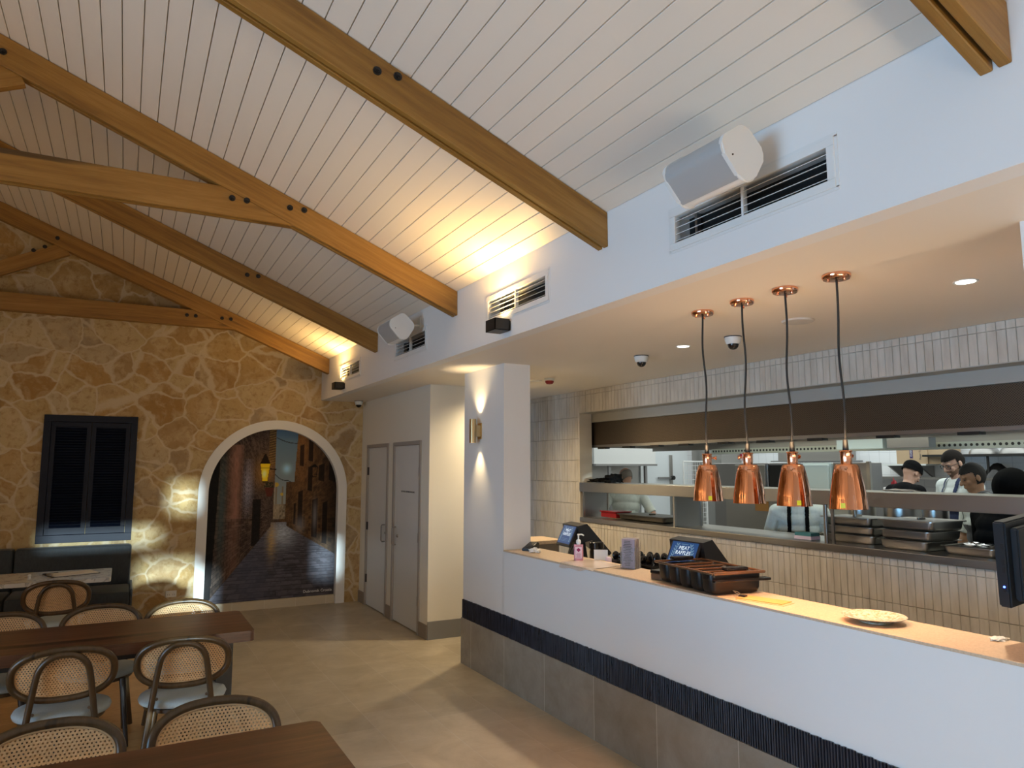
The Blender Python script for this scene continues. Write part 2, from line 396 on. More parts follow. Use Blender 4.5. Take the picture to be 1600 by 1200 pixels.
# ---------------------------------------------------------------- the room
SOFF = paint('grey_soffit_paint', (.42, .41, .37), .6)
BX, CX, YW, ZB = 2.235, 2.775, 9.43, 2.625      # bulkhead face, counter face, stone wall, bar ceiling height
Z0, SL = 3.13, .408; XR = -1.9                  # slope: ceiling height at the bulkhead, pitch, ridge
def zc(x): return Z0 + (BX-x)*SL if x > XR else Z0 + (BX-XR)*SL - (XR-x)*SL
XL = 2*XR-BX
sbox('floor', OAKF, XL-.1, .77, -2.6, YW, -.1, 0)
sbox('floor.001', FLOORT, .77, 4.585, -2.6, YW+.1, -.1, 0)
sbox('floor.002', KFLOOR, 4.585, 9.2, -.6, YW+.1, -.1, 0)
# raked ceiling of grooved boards, real V grooves running along the hall
def boards(x0, x1):
    bm = B_(); n = int(round(abs(x1-x0)/.1035)); prof = []
    for i in range(n):
        a = x0+(x1-x0)*i/n; b = x0+(x1-x0)*(i+1)/n; s = 1 if b > a else -1
        prof += [(a-s*.0012, zc(a)+.016), (a+s*.0012, zc(a)+.016), (a+s*.0032, zc(a+s*.0032)), (b-s*.0032, zc(b-s*.0032))]
    prof.append((x1, zc(x1)+.006))
    top = [(x1, zc(x1)+.08), (x0, zc(x0)+.08)]
    prism(bm, prof+top, 'y', -2.6, YW+.3); return bm
struct('ceiling', boards(BX, XR), CEIL); struct('ceiling.001', boards(XL, XR), CEIL)
# bulkhead with the grille openings cut out, and the flat bar ceiling behind it
GR = [(1.63, 2.53), (3.65, 4.51), (5.67, 6.51), (7.65, 8.49)]
bm = B_(); ys = [-2.6]+[v for a, b in GR for v in (a+.03, b-.03)]+[YW]
for i in range(len(ys)-1):
    if i % 2 == 0: bx(bm, BX, BX+.1, ys[i], ys[i+1], ZB, 3.3)
    else: bx(bm, BX, BX+.1, ys[i], ys[i+1], ZB, 2.80); bx(bm, BX, BX+.1, ys[i], ys[i+1], 2.935, 3.3)
struct('wall_bulkhead', bm, WHITE)
bm = B_(); bx(bm, BX+.1, 4.60, -2.6, YW+.3, ZB, ZB+.08); struct('ceiling.002', bm, CEIL)
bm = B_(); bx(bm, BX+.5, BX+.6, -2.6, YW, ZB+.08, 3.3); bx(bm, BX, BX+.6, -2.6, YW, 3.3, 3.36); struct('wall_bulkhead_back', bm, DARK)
# stone end wall with the arched niche
AX, AR, AZ = 1.70, .79, 1.44
bm = B_()
def col(xa, xb, za, zb_, mirror=True):
    v = [bm.verts.new(p) for p in ((xa, YW, za[0]), (xb, YW, za[1]), (xb, YW, zb_[1]), (xa, YW, zb_[0]))]; bm.faces.new(v)
def topz(x): return (zc(x)+.02) if x < BX else ZB+.02
xs = [XL-.1, -4, XR, -1, 0, AX-AR-.03]
for a, b in zip(xs, xs[1:]): col(a, b, (0, 0), (topz(a), topz(b)))
n = 40; R = AR+.03
for i in range(n):
    a = AX-R*math.cos(PI*i/n); b = AX-R*math.cos(PI*(i+1)/n); za = AZ+R*math.sin(PI*i/n); zb2 = AZ+R*math.sin(PI*(i+1)/n)
    if a < BX < b: b2 = b
    tb = topz(b) if not (a < BX < b) else topz(BX-.0001)
    col(a, b, (za, zb2), (topz(a), topz(b) if b < BX else max(topz(a) if a < BX else 0, ZB+.02)))
for a, b in ((AX+R, 2.7), (2.7, 2.83)): col(a, b, (0, 0), (topz(a), topz(b)))
struct('wall_stone', bm, STONE)
sbox('wall_stone_backing', CREAM, XL-.1, 3.2, YW+.2, YW+.25, 0, 5)
# arch surround
def archring(r0, r1, y0, y1, n=48):
    bm = B_(); pts = []
    path = [(-1, 0)]; 
    prof = [(AX-1, 0)]
    def ring(r): return [(AX-r, 0)]+[(AX-r*math.cos(PI*i/n), AZ+r*math.sin(PI*i/n)) for i in range(n+1)]+[(AX+r, 0)]
    O, I = ring(r1), ring(r0)
    V = {}
    for k, L in (('o', O), ('i', I)):
        for y in (y0, y1): V[k, y] = [bm.verts.new((x, y, z)) for x, z in L]
    for i in range(len(O)-1):
        for a, b in ((('o', y0), ('i', y0)), (('o', y1), ('i', y1)), (('o', y0), ('o', y1)), (('i', y0), ('i', y1))):
            bm.faces.new((V[a][i], V[a][i+1], V[b][i+1], V[b][i]))
    for e in (0, -1): bm.faces.new((V['o', y0][e], V['i', y0][e], V['i', y1][e], V['o', y1][e]))
    return bm
struct('trim_arch', archring(AR, .905, YW-.025, YW+.12), TRIMW, smooth=True)
sbox('baseboard_arch', SKT, AX-AR, AX+AR, YW+.03, YW+.09, 0, .105)
# hall left wall, rear wall slotted to shape sun patches (off camera), kitchen shell
bm = B_(); bx(bm, XL-.1, XL, 2.8, YW+.1, 0, 3.3); bx(bm, XL-.1, XL, -1.2, 2.8, 2.35, 3.3); bx(bm, XL-.1, XL, -2.6, -1.2, 0, 3.3); struct('wall_left', bm, WHITE)
bm = B_()
for y_ in (-1.2, -.2, .8, 1.8, 2.74): bx(bm, XL-.08, XL-.02, y_, y_+.06, 0, 2.35)
bx(bm, XL-.08, XL-.02, -1.2, 2.8, 0, .1); bx(bm, XL-.08, XL-.02, -1.2, 2.8, 2.28, 2.35); struct('window_1', bm, BLACKM)
def holed(name, mat, x0, x1, z0, z1, y0, y1, holes):
    bm = B_(); X = sorted({x0, x1, *[h[0] for h in holes], *[h[1] for h in holes]}); Z = sorted({z0, z1, *[h[2] for h in holes], *[h[3] for h in holes]})
    for a, b in zip(X, X[1:]):
        for c, d in zip(Z, Z[1:]):
            if any(h[0] <= a and b <= h[1] and h[2] <= c and d <= h[3] for h in holes): continue
            bx(bm, a, b, y0, y1, c, d)
    return struct(name, bm, mat)
TT = (YW+2.55)*.10
holed('wall_rear', WHITE, XL, 4.7, 0, 5.0, -2.6, -2.5, [(.50, .78, 1.22+TT, 1.55+TT), (-.75, .38, .88+TT, 1.03+TT), (.22, .80, .345+TT, .64+TT), (.80, 1.02, -.02+TT, .50+TT), (.12, .58, -.12+TT, .02+TT), (2.25, 2.5, .35+TT, .8+TT)])  # unseen slots placed to throw sun patches on the end wall
# counter front wall: white upper, navy ribbed band, stone tile cladding
C0, C1, CE = 1.305, 6.06, 5.27     # counter Y range, end of wall, face of column
bm = B_(); bx(bm, CX, CX+.27, C0, CE+.02, 0, 1.062); bx(bm, CX, CX+.255, CE, C1, 0, ZB)
struct('wall_counter', bm, WHITE)
bm = B_(); y = C0; 
while y < C1-.002:
    y2 = min(y+.0155, C1); zt = .562+random.uniform(-.002, .002); zb_ = .398+random.uniform(-.002, .002); o_ = random.uniform(0, .003)
    V = [[bm.verts.new((CX+dx-o_, yy, z)) for (dx, yy) in ((.002, y), (-.008, y+.003), (-.011, (y+y2)/2), (-.008, y2-.003), (.002, y2))] for z in (zb_, zt)]
    for i in range(4): bm.faces.new((V[0][i], V[0][i+1], V[1][i+1], V[1][i]))
    bm.faces.new(V[1]); bm.faces.new(V[0][::-1]); y = y2
struct('trim_1', bm, NAVYT)
sbox('trim_2', CTILE, CX-.014, CX+.002, C0, C1+.014, 0, .397)
sbox('trim_3', MATS['stone_look_cladding_tile'], CX, CX+.255, C1, C1+.014, 0, .397)
sbox('wall_pier', WHITE, CX, CX+.5, -.3, 1.30, 0, ZB)
# door wall box and corridor
DX, DY = 2.805, 7.0
D1, D2 = (8.35, 9.12), (7.27, 8.08)
bm = B_(); ysd = [DY, D2[0]-.045, D2[1]+.045, D1[0]-.045, D1[1]+.045, YW+.1]
for i in range(5):
    if i % 2 == 0: bx(bm, DX, DX+.12, ysd[i], ysd[i+1], 0, ZB)
    else: bx(bm, DX, DX+.12, ysd[i], ysd[i+1], 2.04, ZB)
bx(bm, DX+.12, 3.75, DY, DY+.12, 0, ZB); struct('wall_door_side', bm, CREAM)
sbox('wall_cupboard_back', DARK, DX+.3, DX+.34, DY+.12, YW, 0, ZB)
bm = B_(); 
for a, b in ((DY, D2[0]-.045), (D2[1]+.045, D1[0]-.045), (D1[1]+.045, YW)): bx(bm, DX-.012, DX, a, b, 0, .145)
struct('baseboard_door_side', bm, SKT2)
sbox('baseboard_corridor', GREYSK, DX, 3.75, DY-.012, DY, 0, .18)
sbox('wall_corridor_far', CREAM, 3.75, 3.85, DY, YW, 0, ZB)
def door(name, ya, yb, hinge_hi, latch):
    t = thing(name, '', 'door', (DX+.03, (ya+yb)/2, 0)); del t['label']; del t['category']; t['kind'] = 'structure'
    part('door_leaf', t, DOORM, DX+.004, DX+.044, ya+.004, yb-.004, .012, 1.995, bev=.002)
    bm = B_(); bx(bm, DX-.014, DX+.1, ya-.045, ya, 0, 2.04); bx(bm, DX-.014, DX+.1, yb, yb+.045, 0, 2.04); bx(bm, DX-.014, DX+.1, ya, yb, 1.998, 2.04); obj('door_frame', bm, FRAMEM, t)
    hy = yb if hinge_hi else ya
    for z in (.34, 1.0, 1.70):
        bm = B_(); cyl(bm, (DX-.006, hy, z-.05), (DX-.006, hy, z+.05), .009, seg=10); bx(bm, DX-.004, DX+.006, hy-.02, hy+.02, z-.05, z+.05); obj('hinge', bm, BLACKM, t)
    ky = ya+.075 if hinge_hi else yb-.055
    bm = B_(); s = 1
    tube(bm, [(DX+.004, ky, .86), (DX-.03, ky, .86), (DX-.042, ky, .875), (DX-.042, ky, 1.045), (DX-.03, ky, 1.06), (DX+.004, ky, 1.06)], .008, 8)
    obj('pull_handle', bm, CHROME if 0 else STEELD, t, True)
    ly = ya+.03 if hinge_hi else yb-.125
    bm = B_(); cyl(bm, (DX+.004, ly, .965), (DX-.012, ly, .965), .02, .014); obj('lock', bm, STEELD, t, True)
    return t
door('door_1', *D1, True, 0); d2 = door('door_2', *D2, False, 0)
text('sign_lettering', 'ELECTRICAL DISTRIBUTION BOARD', .0265, INKG, frameM((DX+.002, 7.64, 1.475), (0, -1, 0), (0, 0, 1)), d2)
# kitchen pass wall (opening Y 2.. 6.84, z 1.14..2.37)
PX, PY = 4.585, 6.84
bm = B_(); bx(bm, PX+.008, PX+.17, PY+.01, YW, 0, ZB); bx(bm, PX+.008, PX+.17, -.6, PY+.01, 2.375, ZB); bx(bm, PX+.008, PX+.17, -.6, PY+.01, 0, 1.14)
struct('wall_kitchen_pass', bm, GROUT)
sbox('trim_4', SOFF, PX+.002, 4.785, -.6, PY+.01, 2.366, 2.374)
bm = B_(); TW, TH = .0555, .247; rows = [1.09+TH*k for k in range(-5, 8)]
y = YW
def tile(y0, y1, z0, z1):
    if y1-y0 < .008 or z1-z0 < .008: return
    g_ = .0011; sub = B_(); bx(sub, -.004, .004, -(y1-y0)/2+g_, (y1-y0)/2-g_, -(z1-z0)/2+g_, (z1-z0)/2-g_, .0012)
    M = Matrix.Translation((PX+.006-random.uniform(0, .0022), (y0+y1)/2, (z0+z1)/2)) @ Euler((random.gauss(0, .002), random.gauss(0, .006), random.gauss(0, .022))).to_matrix().to_4x4()
    sub.transform(M); join(bm, sub)
from itertools import product
vv = []; ff = []
def tile(y0, y1, z0, z1):
    if y1-y0 < .008 or z1-z0 < .008: return
    g_ = .0006; e = .0022; a = (y1-y0)/2-g_; b = (z1-z0)/2-g_
    rz = random.gauss(0, .02); ry = random.gauss(0, .005); off = random.uniform(0, .0022); k = len(vv)
    for (dy, dz, dx) in ((-a, -b, .006), (a, -b, .006), (a, b, .006), (-a, b, .006), (-a+e, -b+e, 0), (a-e, -b+e, 0), (a-e, b-e, 0), (-a+e, b-e, 0)):
        vv.append((PX+.002-off+dx+dy*rz+dz*ry, (y0+y1)/2+dy, (z0+z1)/2+dz))
    ff.extend([(k+4, k+5, k+6, k+7), (k, k+1, k+5, k+4), (k+1, k+2, k+6, k+5), (k+2, k+3, k+7, k+6), (k+3, k, k+4, k+7)])
for z in rows:
    z0, z1 = max(z, 0), min(z+TH, ZB); yy = YW
    while yy > .9:
        y0 = yy-TW
        if y0 >= PY-.001: tile(y0, yy, z0, z1)
        else:
            hi = max(y0, PY)
            if yy > PY: tile(PY, yy, z0, z1)
            t = min(yy, PY)
            tile(y0, t, z0, min(z1, 1.14)); tile(y0, t, max(z0, 2.37), z1)
        yy = y0
me = bpy.data.meshes.new('glazed_tile_cladding'); me.from_pydata(vv, [], ff); me.update()
o = obj('trim_5', me, ZELL); o['kind'] = 'structure'

vv.clear(); ff.clear()
sbox('trim_6', ZELL, PX, PX+.17, PY-.004, PY+.01, 1.14, 2.37)
# kitchen shell
sbox('wall_kitchen_upper', SOFF, 4.765, 4.785, -.6, 7.6, 2.268, 2.366)
sbox('wall_kitchen_back', KTILE, 9.0, 9.1, -.6, YW, 0, 2.75)
sbox('wall_kitchen_end', KTILEX, 4.755, 9.1, YW-.12, YW-.02, 0, 2.75)
sbox('wall_kitchen_near', WALLK, 4.755, 9.1, -.7, -.6, 0, 2.75)
sbox('ceiling.003', WALLK, 4.75, 9.1, -.7, YW, 2.72, 2.8)
sbox('trim_kitchen_column', STEEL, 8.55, 9.0, 8.62, 9.31, 0, 2.72)

# ---------------------------------------------------------------- timber trusses
PIT = math.atan(SL)
def rafter(side, yc, mat, x_end=BX):
    # two planks with a dark spacer between, built in a frame whose x runs along the slope
    L = (abs(x_end-XR))/math.cos(PIT)+.02
    res = []
    return L
def truss(yc, label, tie, far=False):
    t = thing('timber_roof_truss', label, 'roof beam', (0, yc, Z0), 0, 'oak roof trusses under the raked ceiling')
    dpt = .195
    for side in (1, -1):
        x_end = BX if side > 0 else XL
        L = abs(x_end-XR)/math.cos(PIT); d = dpt*math.cos(PIT)
        for k, (ya, yb) in enumerate(((-.045, -.008), (.008, .045))):
            bm = B_(); 
            # local: x along slope from ridge to eave; z up normal; ends cut vertical
            t_ = math.tan(PIT)
            poly = [(-d*t_*0, -.004), (L, -.004), (L+d*t_, -d), (d*t_, -d)]
            prism(bm, poly, 'y', ya, yb)
            bmesh.ops.bevel(bm, geom=[e for e in bm.edges], offset=.003, segments=1, affect='EDGES')
            o = obj('rafter', bm, BEAM, t, world=False)
            o.location = (XR, 0, zc(XR)-Z0); o.rotation_euler = (0, PIT if side > 0 else PI-PIT, 0)
            if side < 0: o.rotation_euler = (0, PIT, PI)
        bm = B_(); prism(bm, [(-.01, -.01), (L-.005, -.01), (L-.0+d*.3, -d+.03), (-.01, -d+.035)], 'y', -.0085, .0085)
        o = obj('spacer', bm, BLACKM, t, world=False); o.location = (XR, 0, zc(XR)-Z0); o.rotation_euler = (0, PIT, 0 if side > 0 else PI)
    bm = B_()
    def bolt(x, z):
        b = B_(); yy = -.045
        cyl(b, (x, yy+.002, z), (x, yy-.004, z), .021, seg=20); cyl(b, (x, yy-.004, z), (x, yy-.016, z), .0135, seg=6); cyl(b, (x, yy-.016, z), (x, yy-.024, z), .008, seg=10)
        b.transform(Matrix.Translation((0, 0, -Z0))); obj('bolt', b, BLACKM, t, world=False)
    zb = 3.58 if not far else 3.53
    for x in (.93, 1.03): bolt(x, zb)
    if tie:
        zt, zbm = 3.655 if not far else 3.60, 3.455 if not far else 3.405
        xa = BX-(zbm+.195-Z0)/SL; xb = 2*XR-xa; xa2 = BX-(zt+.195-Z0)/SL
        for ya, yb in ((-.030, -.009), (.009, .030)):
            bm = B_(); Lh = xa-XR; h = (zt-zbm)/2
            ex = (zt-zbm)/SL
            prism(bm, [(-Lh, -h), (Lh, -h), (Lh-ex, h), (-Lh+ex, h)], 'y', ya, yb)
            bmesh.ops.bevel(bm, geom=[e for e in bm.edges], offset=.003, segments=1, affect='EDGES')
            o = obj('collar_tie', bm, BEAM, t, world=False); o.location = (XR, -.012 if ya < 0 else .012, (zt+zbm)/2-Z0)
        for x in (.545, .64): bolt(x, zb)
        for s in (1, -1):     # web braces from the tie centre up to the rafters
            p0 = Vector((XR, 0, zt-.06)); xe = -.70; p1 = Vector((XR+s*(xe-XR), 0, 4.155)); dv = p1-p0; L = dv.length; a = math.atan2(dv.z, abs(dv.x))
            bm = B_(); bx(bm, 0, L, -.03, .03, -.075, .075, .003)
            o = obj('web_brace', bm, BEAM, t, world=False); o.location = (p0.x, 0, p0.z-Z0); o.rotation_euler = (0, -a, 0 if s > 0 else PI)
        for x, z in ((-.90, 4.14), (-1.0, 4.085), (-.79, 4.255)): bolt(x, z)
    return t
truss(1.075, 'oak roof beam nearest the camera, only its end showing above the grille', False)
truss(3.08, 'wide knotty timber roof beam ending between the near speaker and the next grille', False)
truss(5.075, 'brightly lit timber roof truss with a collar tie and four black bolts', True)
truss(7.09, 'darker plain timber roof beam ending beside the small speaker', False)
truss(9.09, 'timber roof truss set tight against the stone end wall', True, True)
# ---------------------------------------------------------------- fixtures on the bulkhead
def grille(i, label):
    ya, yb = GR[i]; t = thing('air_grille', label, 'air vent', (BX, (ya+yb)/2, 2.78), 0, 'air conditioning grilles along the bulkhead')
    bm = B_(); f = .034; z0, z1 = 2.768, 2.965; a = BX-.008; b = BX+.03
    for q in ((ya, yb, z0, z0+f), (ya, yb, z1-f, z1), (ya, ya+f, z0+f, z1-f), (yb-f, yb, z0+f, z1-f)): bx(bm, a, b, *q, bev=.002)
    for q in ((ya-.012, yb+.012, z0-.012, z0+.004), (ya-.012, yb+.012, z1-.004, z1+.012), (ya-.012, ya+.004, z0, z1), (yb-.004, yb+.012, z0, z1)): bx(bm, BX-.003, BX+.002, *q)
    obj('grille_frame', bm, WPL2, t)
    for k in range(4):
        z = z0+f+.016+k*.0315
        bm = B_(); rbx(bm, (.028, yb-ya-2*f, .0025), Matrix.Translation((BX+.012, (ya+yb)/2, z)) @ Matrix.Rotation(math.radians(-22), 4, 'Y')); obj('louvre', bm, WPL2, t)
    ym = (ya+yb)/2
    part('mullion', t, WPL2, BX-.004, BX+.02, ym-.006, ym+.006, z0+f, z1-f)
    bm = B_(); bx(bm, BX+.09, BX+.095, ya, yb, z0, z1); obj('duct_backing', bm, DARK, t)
    part('damper_strip', t, STEELD, BX+.05, BX+.075, yb-f-.09, yb-f-.075, z0+f, z1-f)
    return t
grille(0, 'largest louvred air grille, below the nearest white speaker')
grille(1, 'second white air grille, its slats glowing above a black box light')
grille(2, 'unlit air grille beside the small far speaker')
grille(3, 'smallest warm lit air grille, close to the stone wall')
def uplight(y, z, label, e):
    t = thing('wall_uplight', label, 'wall light', (BX, y, z), 0, 'black box uplights on the bulkhead')
    bm = B_(); a, b = BX-.125, BX-.015
    for q in ((a, b, y-.07, y-.065, z-.04, z+.04), (a, b, y+.065, y+.07, z-.04, z+.04), (a, a+.005, y-.07, y+.07, z-.04, z+.04), (b-.005, b, y-.07, y+.07, z-.04, z+.04), (a, b, y-.07, y+.07, z-.04, z-.035)): bx(bm, *q)
    obj('housing', bm, BLACKM, t)
    part('wall_plate', t, BLACKM, BX-.016, BX, y-.055, y+.055, z-.032, z+.032)
    part('lens', t, emis('uplight_lens', (1, .68, .28), 5), BX-.118, BX-.022, y-.06, y+.06, z+.018, z+.022)
    l = light('uplight_lamp', 'SPOT', (BX-.07, y, z+.03), e, WARM, .03, aim=(-.38, 0, 1), spot=155, blend=.75); 
    l.parent = t; l.location = Vector(l.location)-t.location
uplight(4.205, 2.70, 'black box uplight below the glowing grille, second bay', 72)
for y_ in (.1, 2.1, 4.2, 6.3, 8.33): light('left_uplight_lamp', 'SPOT', (XL+.1, y_, 2.75), 22, (1, .66, .33), .03, aim=(.3, 0, 1), spot=150, blend=.7)  # added unseen lamps on the left, raising the ambient light
uplight(8.33, 2.705, 'smaller looking black box uplight beside the stone wall', 58)
def rounded(P, r, n=5):
    out = []; m = len(P)
    for i in range(m):
        p = Vector(P[i]); a = Vector(P[i-1])-p; b = Vector(P[(i+1) % m])-p
        k = min(r, a.length*.48, b.length*.48); A = p+a.normalized()*k; C_ = p+b.normalized()*k
        for q in range(n+1): t_ = q/n; out.append(tuple(A*(1-t_)**2+p*2*t_*(1-t_)+C_*t_*t_))
    return out
SPK = [(2.025, 3.072), (2.138, 2.962), (2.062, 2.836), (2.000, 2.830), (1.900, 2.940), (1.908, 2.992)]
def speaker(y0, y1, label):
    t = thing('wall_speaker', label, 'speaker', (BX, (y0+y1)/2, 2.97), 0, 'white wall speakers on the bulkhead')
    cx, cz = 2.022, 2.945
    out = rounded(SPK, .035)
    sc = lambda k: [(cx+(x-cx)*k, cz+(z-cz)*k) for x, z in out]
    bm = B_(); prism(bm, sc(.95), 'y', y0+.012, y1-.012); obj('cabinet', bm, WPL2, t, True)
    front = [p for p in sc(.975) if p[0]-cx < -.02 and (p[0]-cx)*.7+(p[1]-cz)*.7 < .05]
    a = math.inf
    inner = [(cx+(x-cx)*.95, cz+(z-cz)*.95) for x, z in front][::-1]
    bm = B_(); prism(bm, front+inner, 'y', y0+.014, y1-.014); obj('front_grille', bm, GRILLE, t, True)
    for ya, yb in ((y0, y0+.018), (y1-.018, y1)):
        bm = B_(); prism(bm, out, 'y', ya, yb)
        bmesh.ops.bevel(bm, geom=[e for e in bm.edges if abs((e.verts[0].co-e.verts[1].co).y) < 1e-4], offset=.006, segments=3, affect='EDGES'); obj('end_cap', bm, WPL2, t, True)
    bm = B_(); cyl(bm, (1.955, y0+.002, 2.925), (1.955, y0-.003, 2.925), .0035, seg=8); obj('bracket_screw', bm, BLACKM, t)
    bm = B_(); ym = (y0+y1)/2; tube(bm, [(2.10, ym, 2.98), (BX-.03, ym, 3.0), (BX-.004, ym, 3.0)], .009, 8); bx(bm, BX-.006, BX, ym-.04, ym+.04, 2.96, 3.07); obj('bracket', bm, WPL, t)
speaker(1.86, 2.20, 'large white wall speaker tilted down over the nearest grille')
speaker(5.69, 6.03, 'small distant white speaker above the unlit grille')
# cylinder light on the column
t = thing('wall_sconce', 'brass cylinder up-down light on the white column', 'wall light', (CX, 5.72, 2.07))
bm = B_(); cyl(bm, (CX-.075, 5.72, 1.965), (CX-.075, 5.72, 2.175), .030, seg=32, caps=False); cyl(bm, (CX-.075, 5.72, 1.99), (CX-.075, 5.72, 2.15), .027, seg=32); obj('cylinder_body', bm, BRASS, t, True)
part('bracket', t, BRASS, CX-.05, CX, 5.70, 5.74, 2.02, 2.12)
part('wall_plate', t, BRASS, CX-.008, CX, 5.685, 5.755, 2.0, 2.14)
for s in (1, -1):
    l = light('sconce_lamp', 'SPOT', (CX-.075, 5.72, 2.07+s*.09), 15, WARM2, .012, aim=(.12, 0, s), spot=84 if s > 0 else 66, blend=1); l.parent = t; l.location = Vector(l.location)-t.location
    bm = B_(); cyl(bm, (CX-.075, 5.72, 2.07+s*.082), (CX-.075, 5.72, 2.07+s*.084), .024); obj('lamp_lens', bm, LAMPE, t)
# bar ceiling fittings
def downlight(x, y, label, e):
    t = thing('downlight', label, 'ceiling light', (x, y, ZB), 0, 'recessed downlights in the bar ceiling')
    bm = B_(); lathe(bm, [(.040, -.001), (.052, -.004), (.054, 0), (.040, .004)], 32, (x, y, ZB)); obj('trim_ring', bm, WPL, t, True)
    bm = B_(); cyl(bm, (x, y, ZB-.003), (x, y, ZB-.001), .041, seg=28); obj('lens', bm, LAMPE, t)
    l = light('downlight_lamp', 'SPOT', (x, y, ZB-.01), e, (1, .80, .58), .03, aim=(0, 0, -1), spot=112, blend=.9); l.parent = t; l.location = Vector(l.location)-t.location
downlight(3.46, 1.87, 'round downlight near the right pier in the bar ceiling', 108)
downlight(3.53, 3.90, 'round downlight behind the first pendant cord', 108)
light('corridor_lamp', 'SPOT', (3.55, 6.62, 2.6), 112, (1, .77, .46), .06, aim=(0, 0, -1), spot=155, blend=1)
light('far_bar_lamp', 'SPOT', (3.6, 5.6, 2.6), 30, (1, .80, .56), .04, aim=(0, 0, -1), spot=130, blend=.6)
def dome(x, y, label):
    t = thing('dome_camera', label, 'security camera', (x, y, ZB), 0, 'dome cameras on the bar ceiling')
    bm = B_(); cyl(bm, (x, y, ZB-.006), (x, y, ZB), .058, seg=28); obj('mounting_ring', bm, BLACK, t)
    bm = B_(); lathe(bm, [(0, 0), (.055, -.006), (.054, -.02), (.047, -.045), (.042, -.052), (.036, -.052)], 28, (x, y, ZB)); obj('base', bm, WPL, t, True)
    bm = B_(); lathe(bm, [(.037, -.050)]+[(.036*math.cos(a), -.055-.034*math.sin(a)) for a in [k*PI/16 for k in range(1, 8)]]+[(0, -.089)], 24, (x, y, ZB)); obj('dome', bm, BLACKG, t, True)
dome(3.545, 4.40, 'white dome camera with nothing hanging in front of it')
dome(3.56, 3.445, 'dome camera partly behind the second pendant cord')
dome(2.69, 9.25, 'distant dome camera over the cupboard corner by the stone wall')
t = thing('strobe_alarm', 'red beacon alarm on the bar ceiling beyond the column', 'alarm', (3.66, 5.98, ZB))
bm = B_(); lathe(bm, [(0, 0), (.05, 0), (.05, -.018), (.044, -.024), (0, -.024)], 24, (3.66, 5.98, ZB)); obj('base', bm, WPL, t, True)
bm = B_(); lathe(bm, [(.044, -.02), (.042, -.04), (.03, -.055), (0, -.06)], 24, (3.66, 5.98, ZB)); obj('red_lens', bm, REDP, t, True)
bm = B_(); lathe(bm, [(0, -.012), (.088, -.010), (.095, 0)], 32, (3.51, 2.872, ZB)); tag(obj('ceiling_speaker', bm, nt('speaker_disc_white', (.6, .58, .54), .6), None, True), 'flat round speaker disc between the third and fourth cords', 'ceiling speaker')
bm = B_(); lathe(bm, [(0, -.008), (.07, -.006), (.075, 0)], 32, (3.62, 6.2, ZB)); tag(obj('access_disc', bm, WHITE, None, True), 'faint round cover plate beside the red beacon', 'ceiling cover')

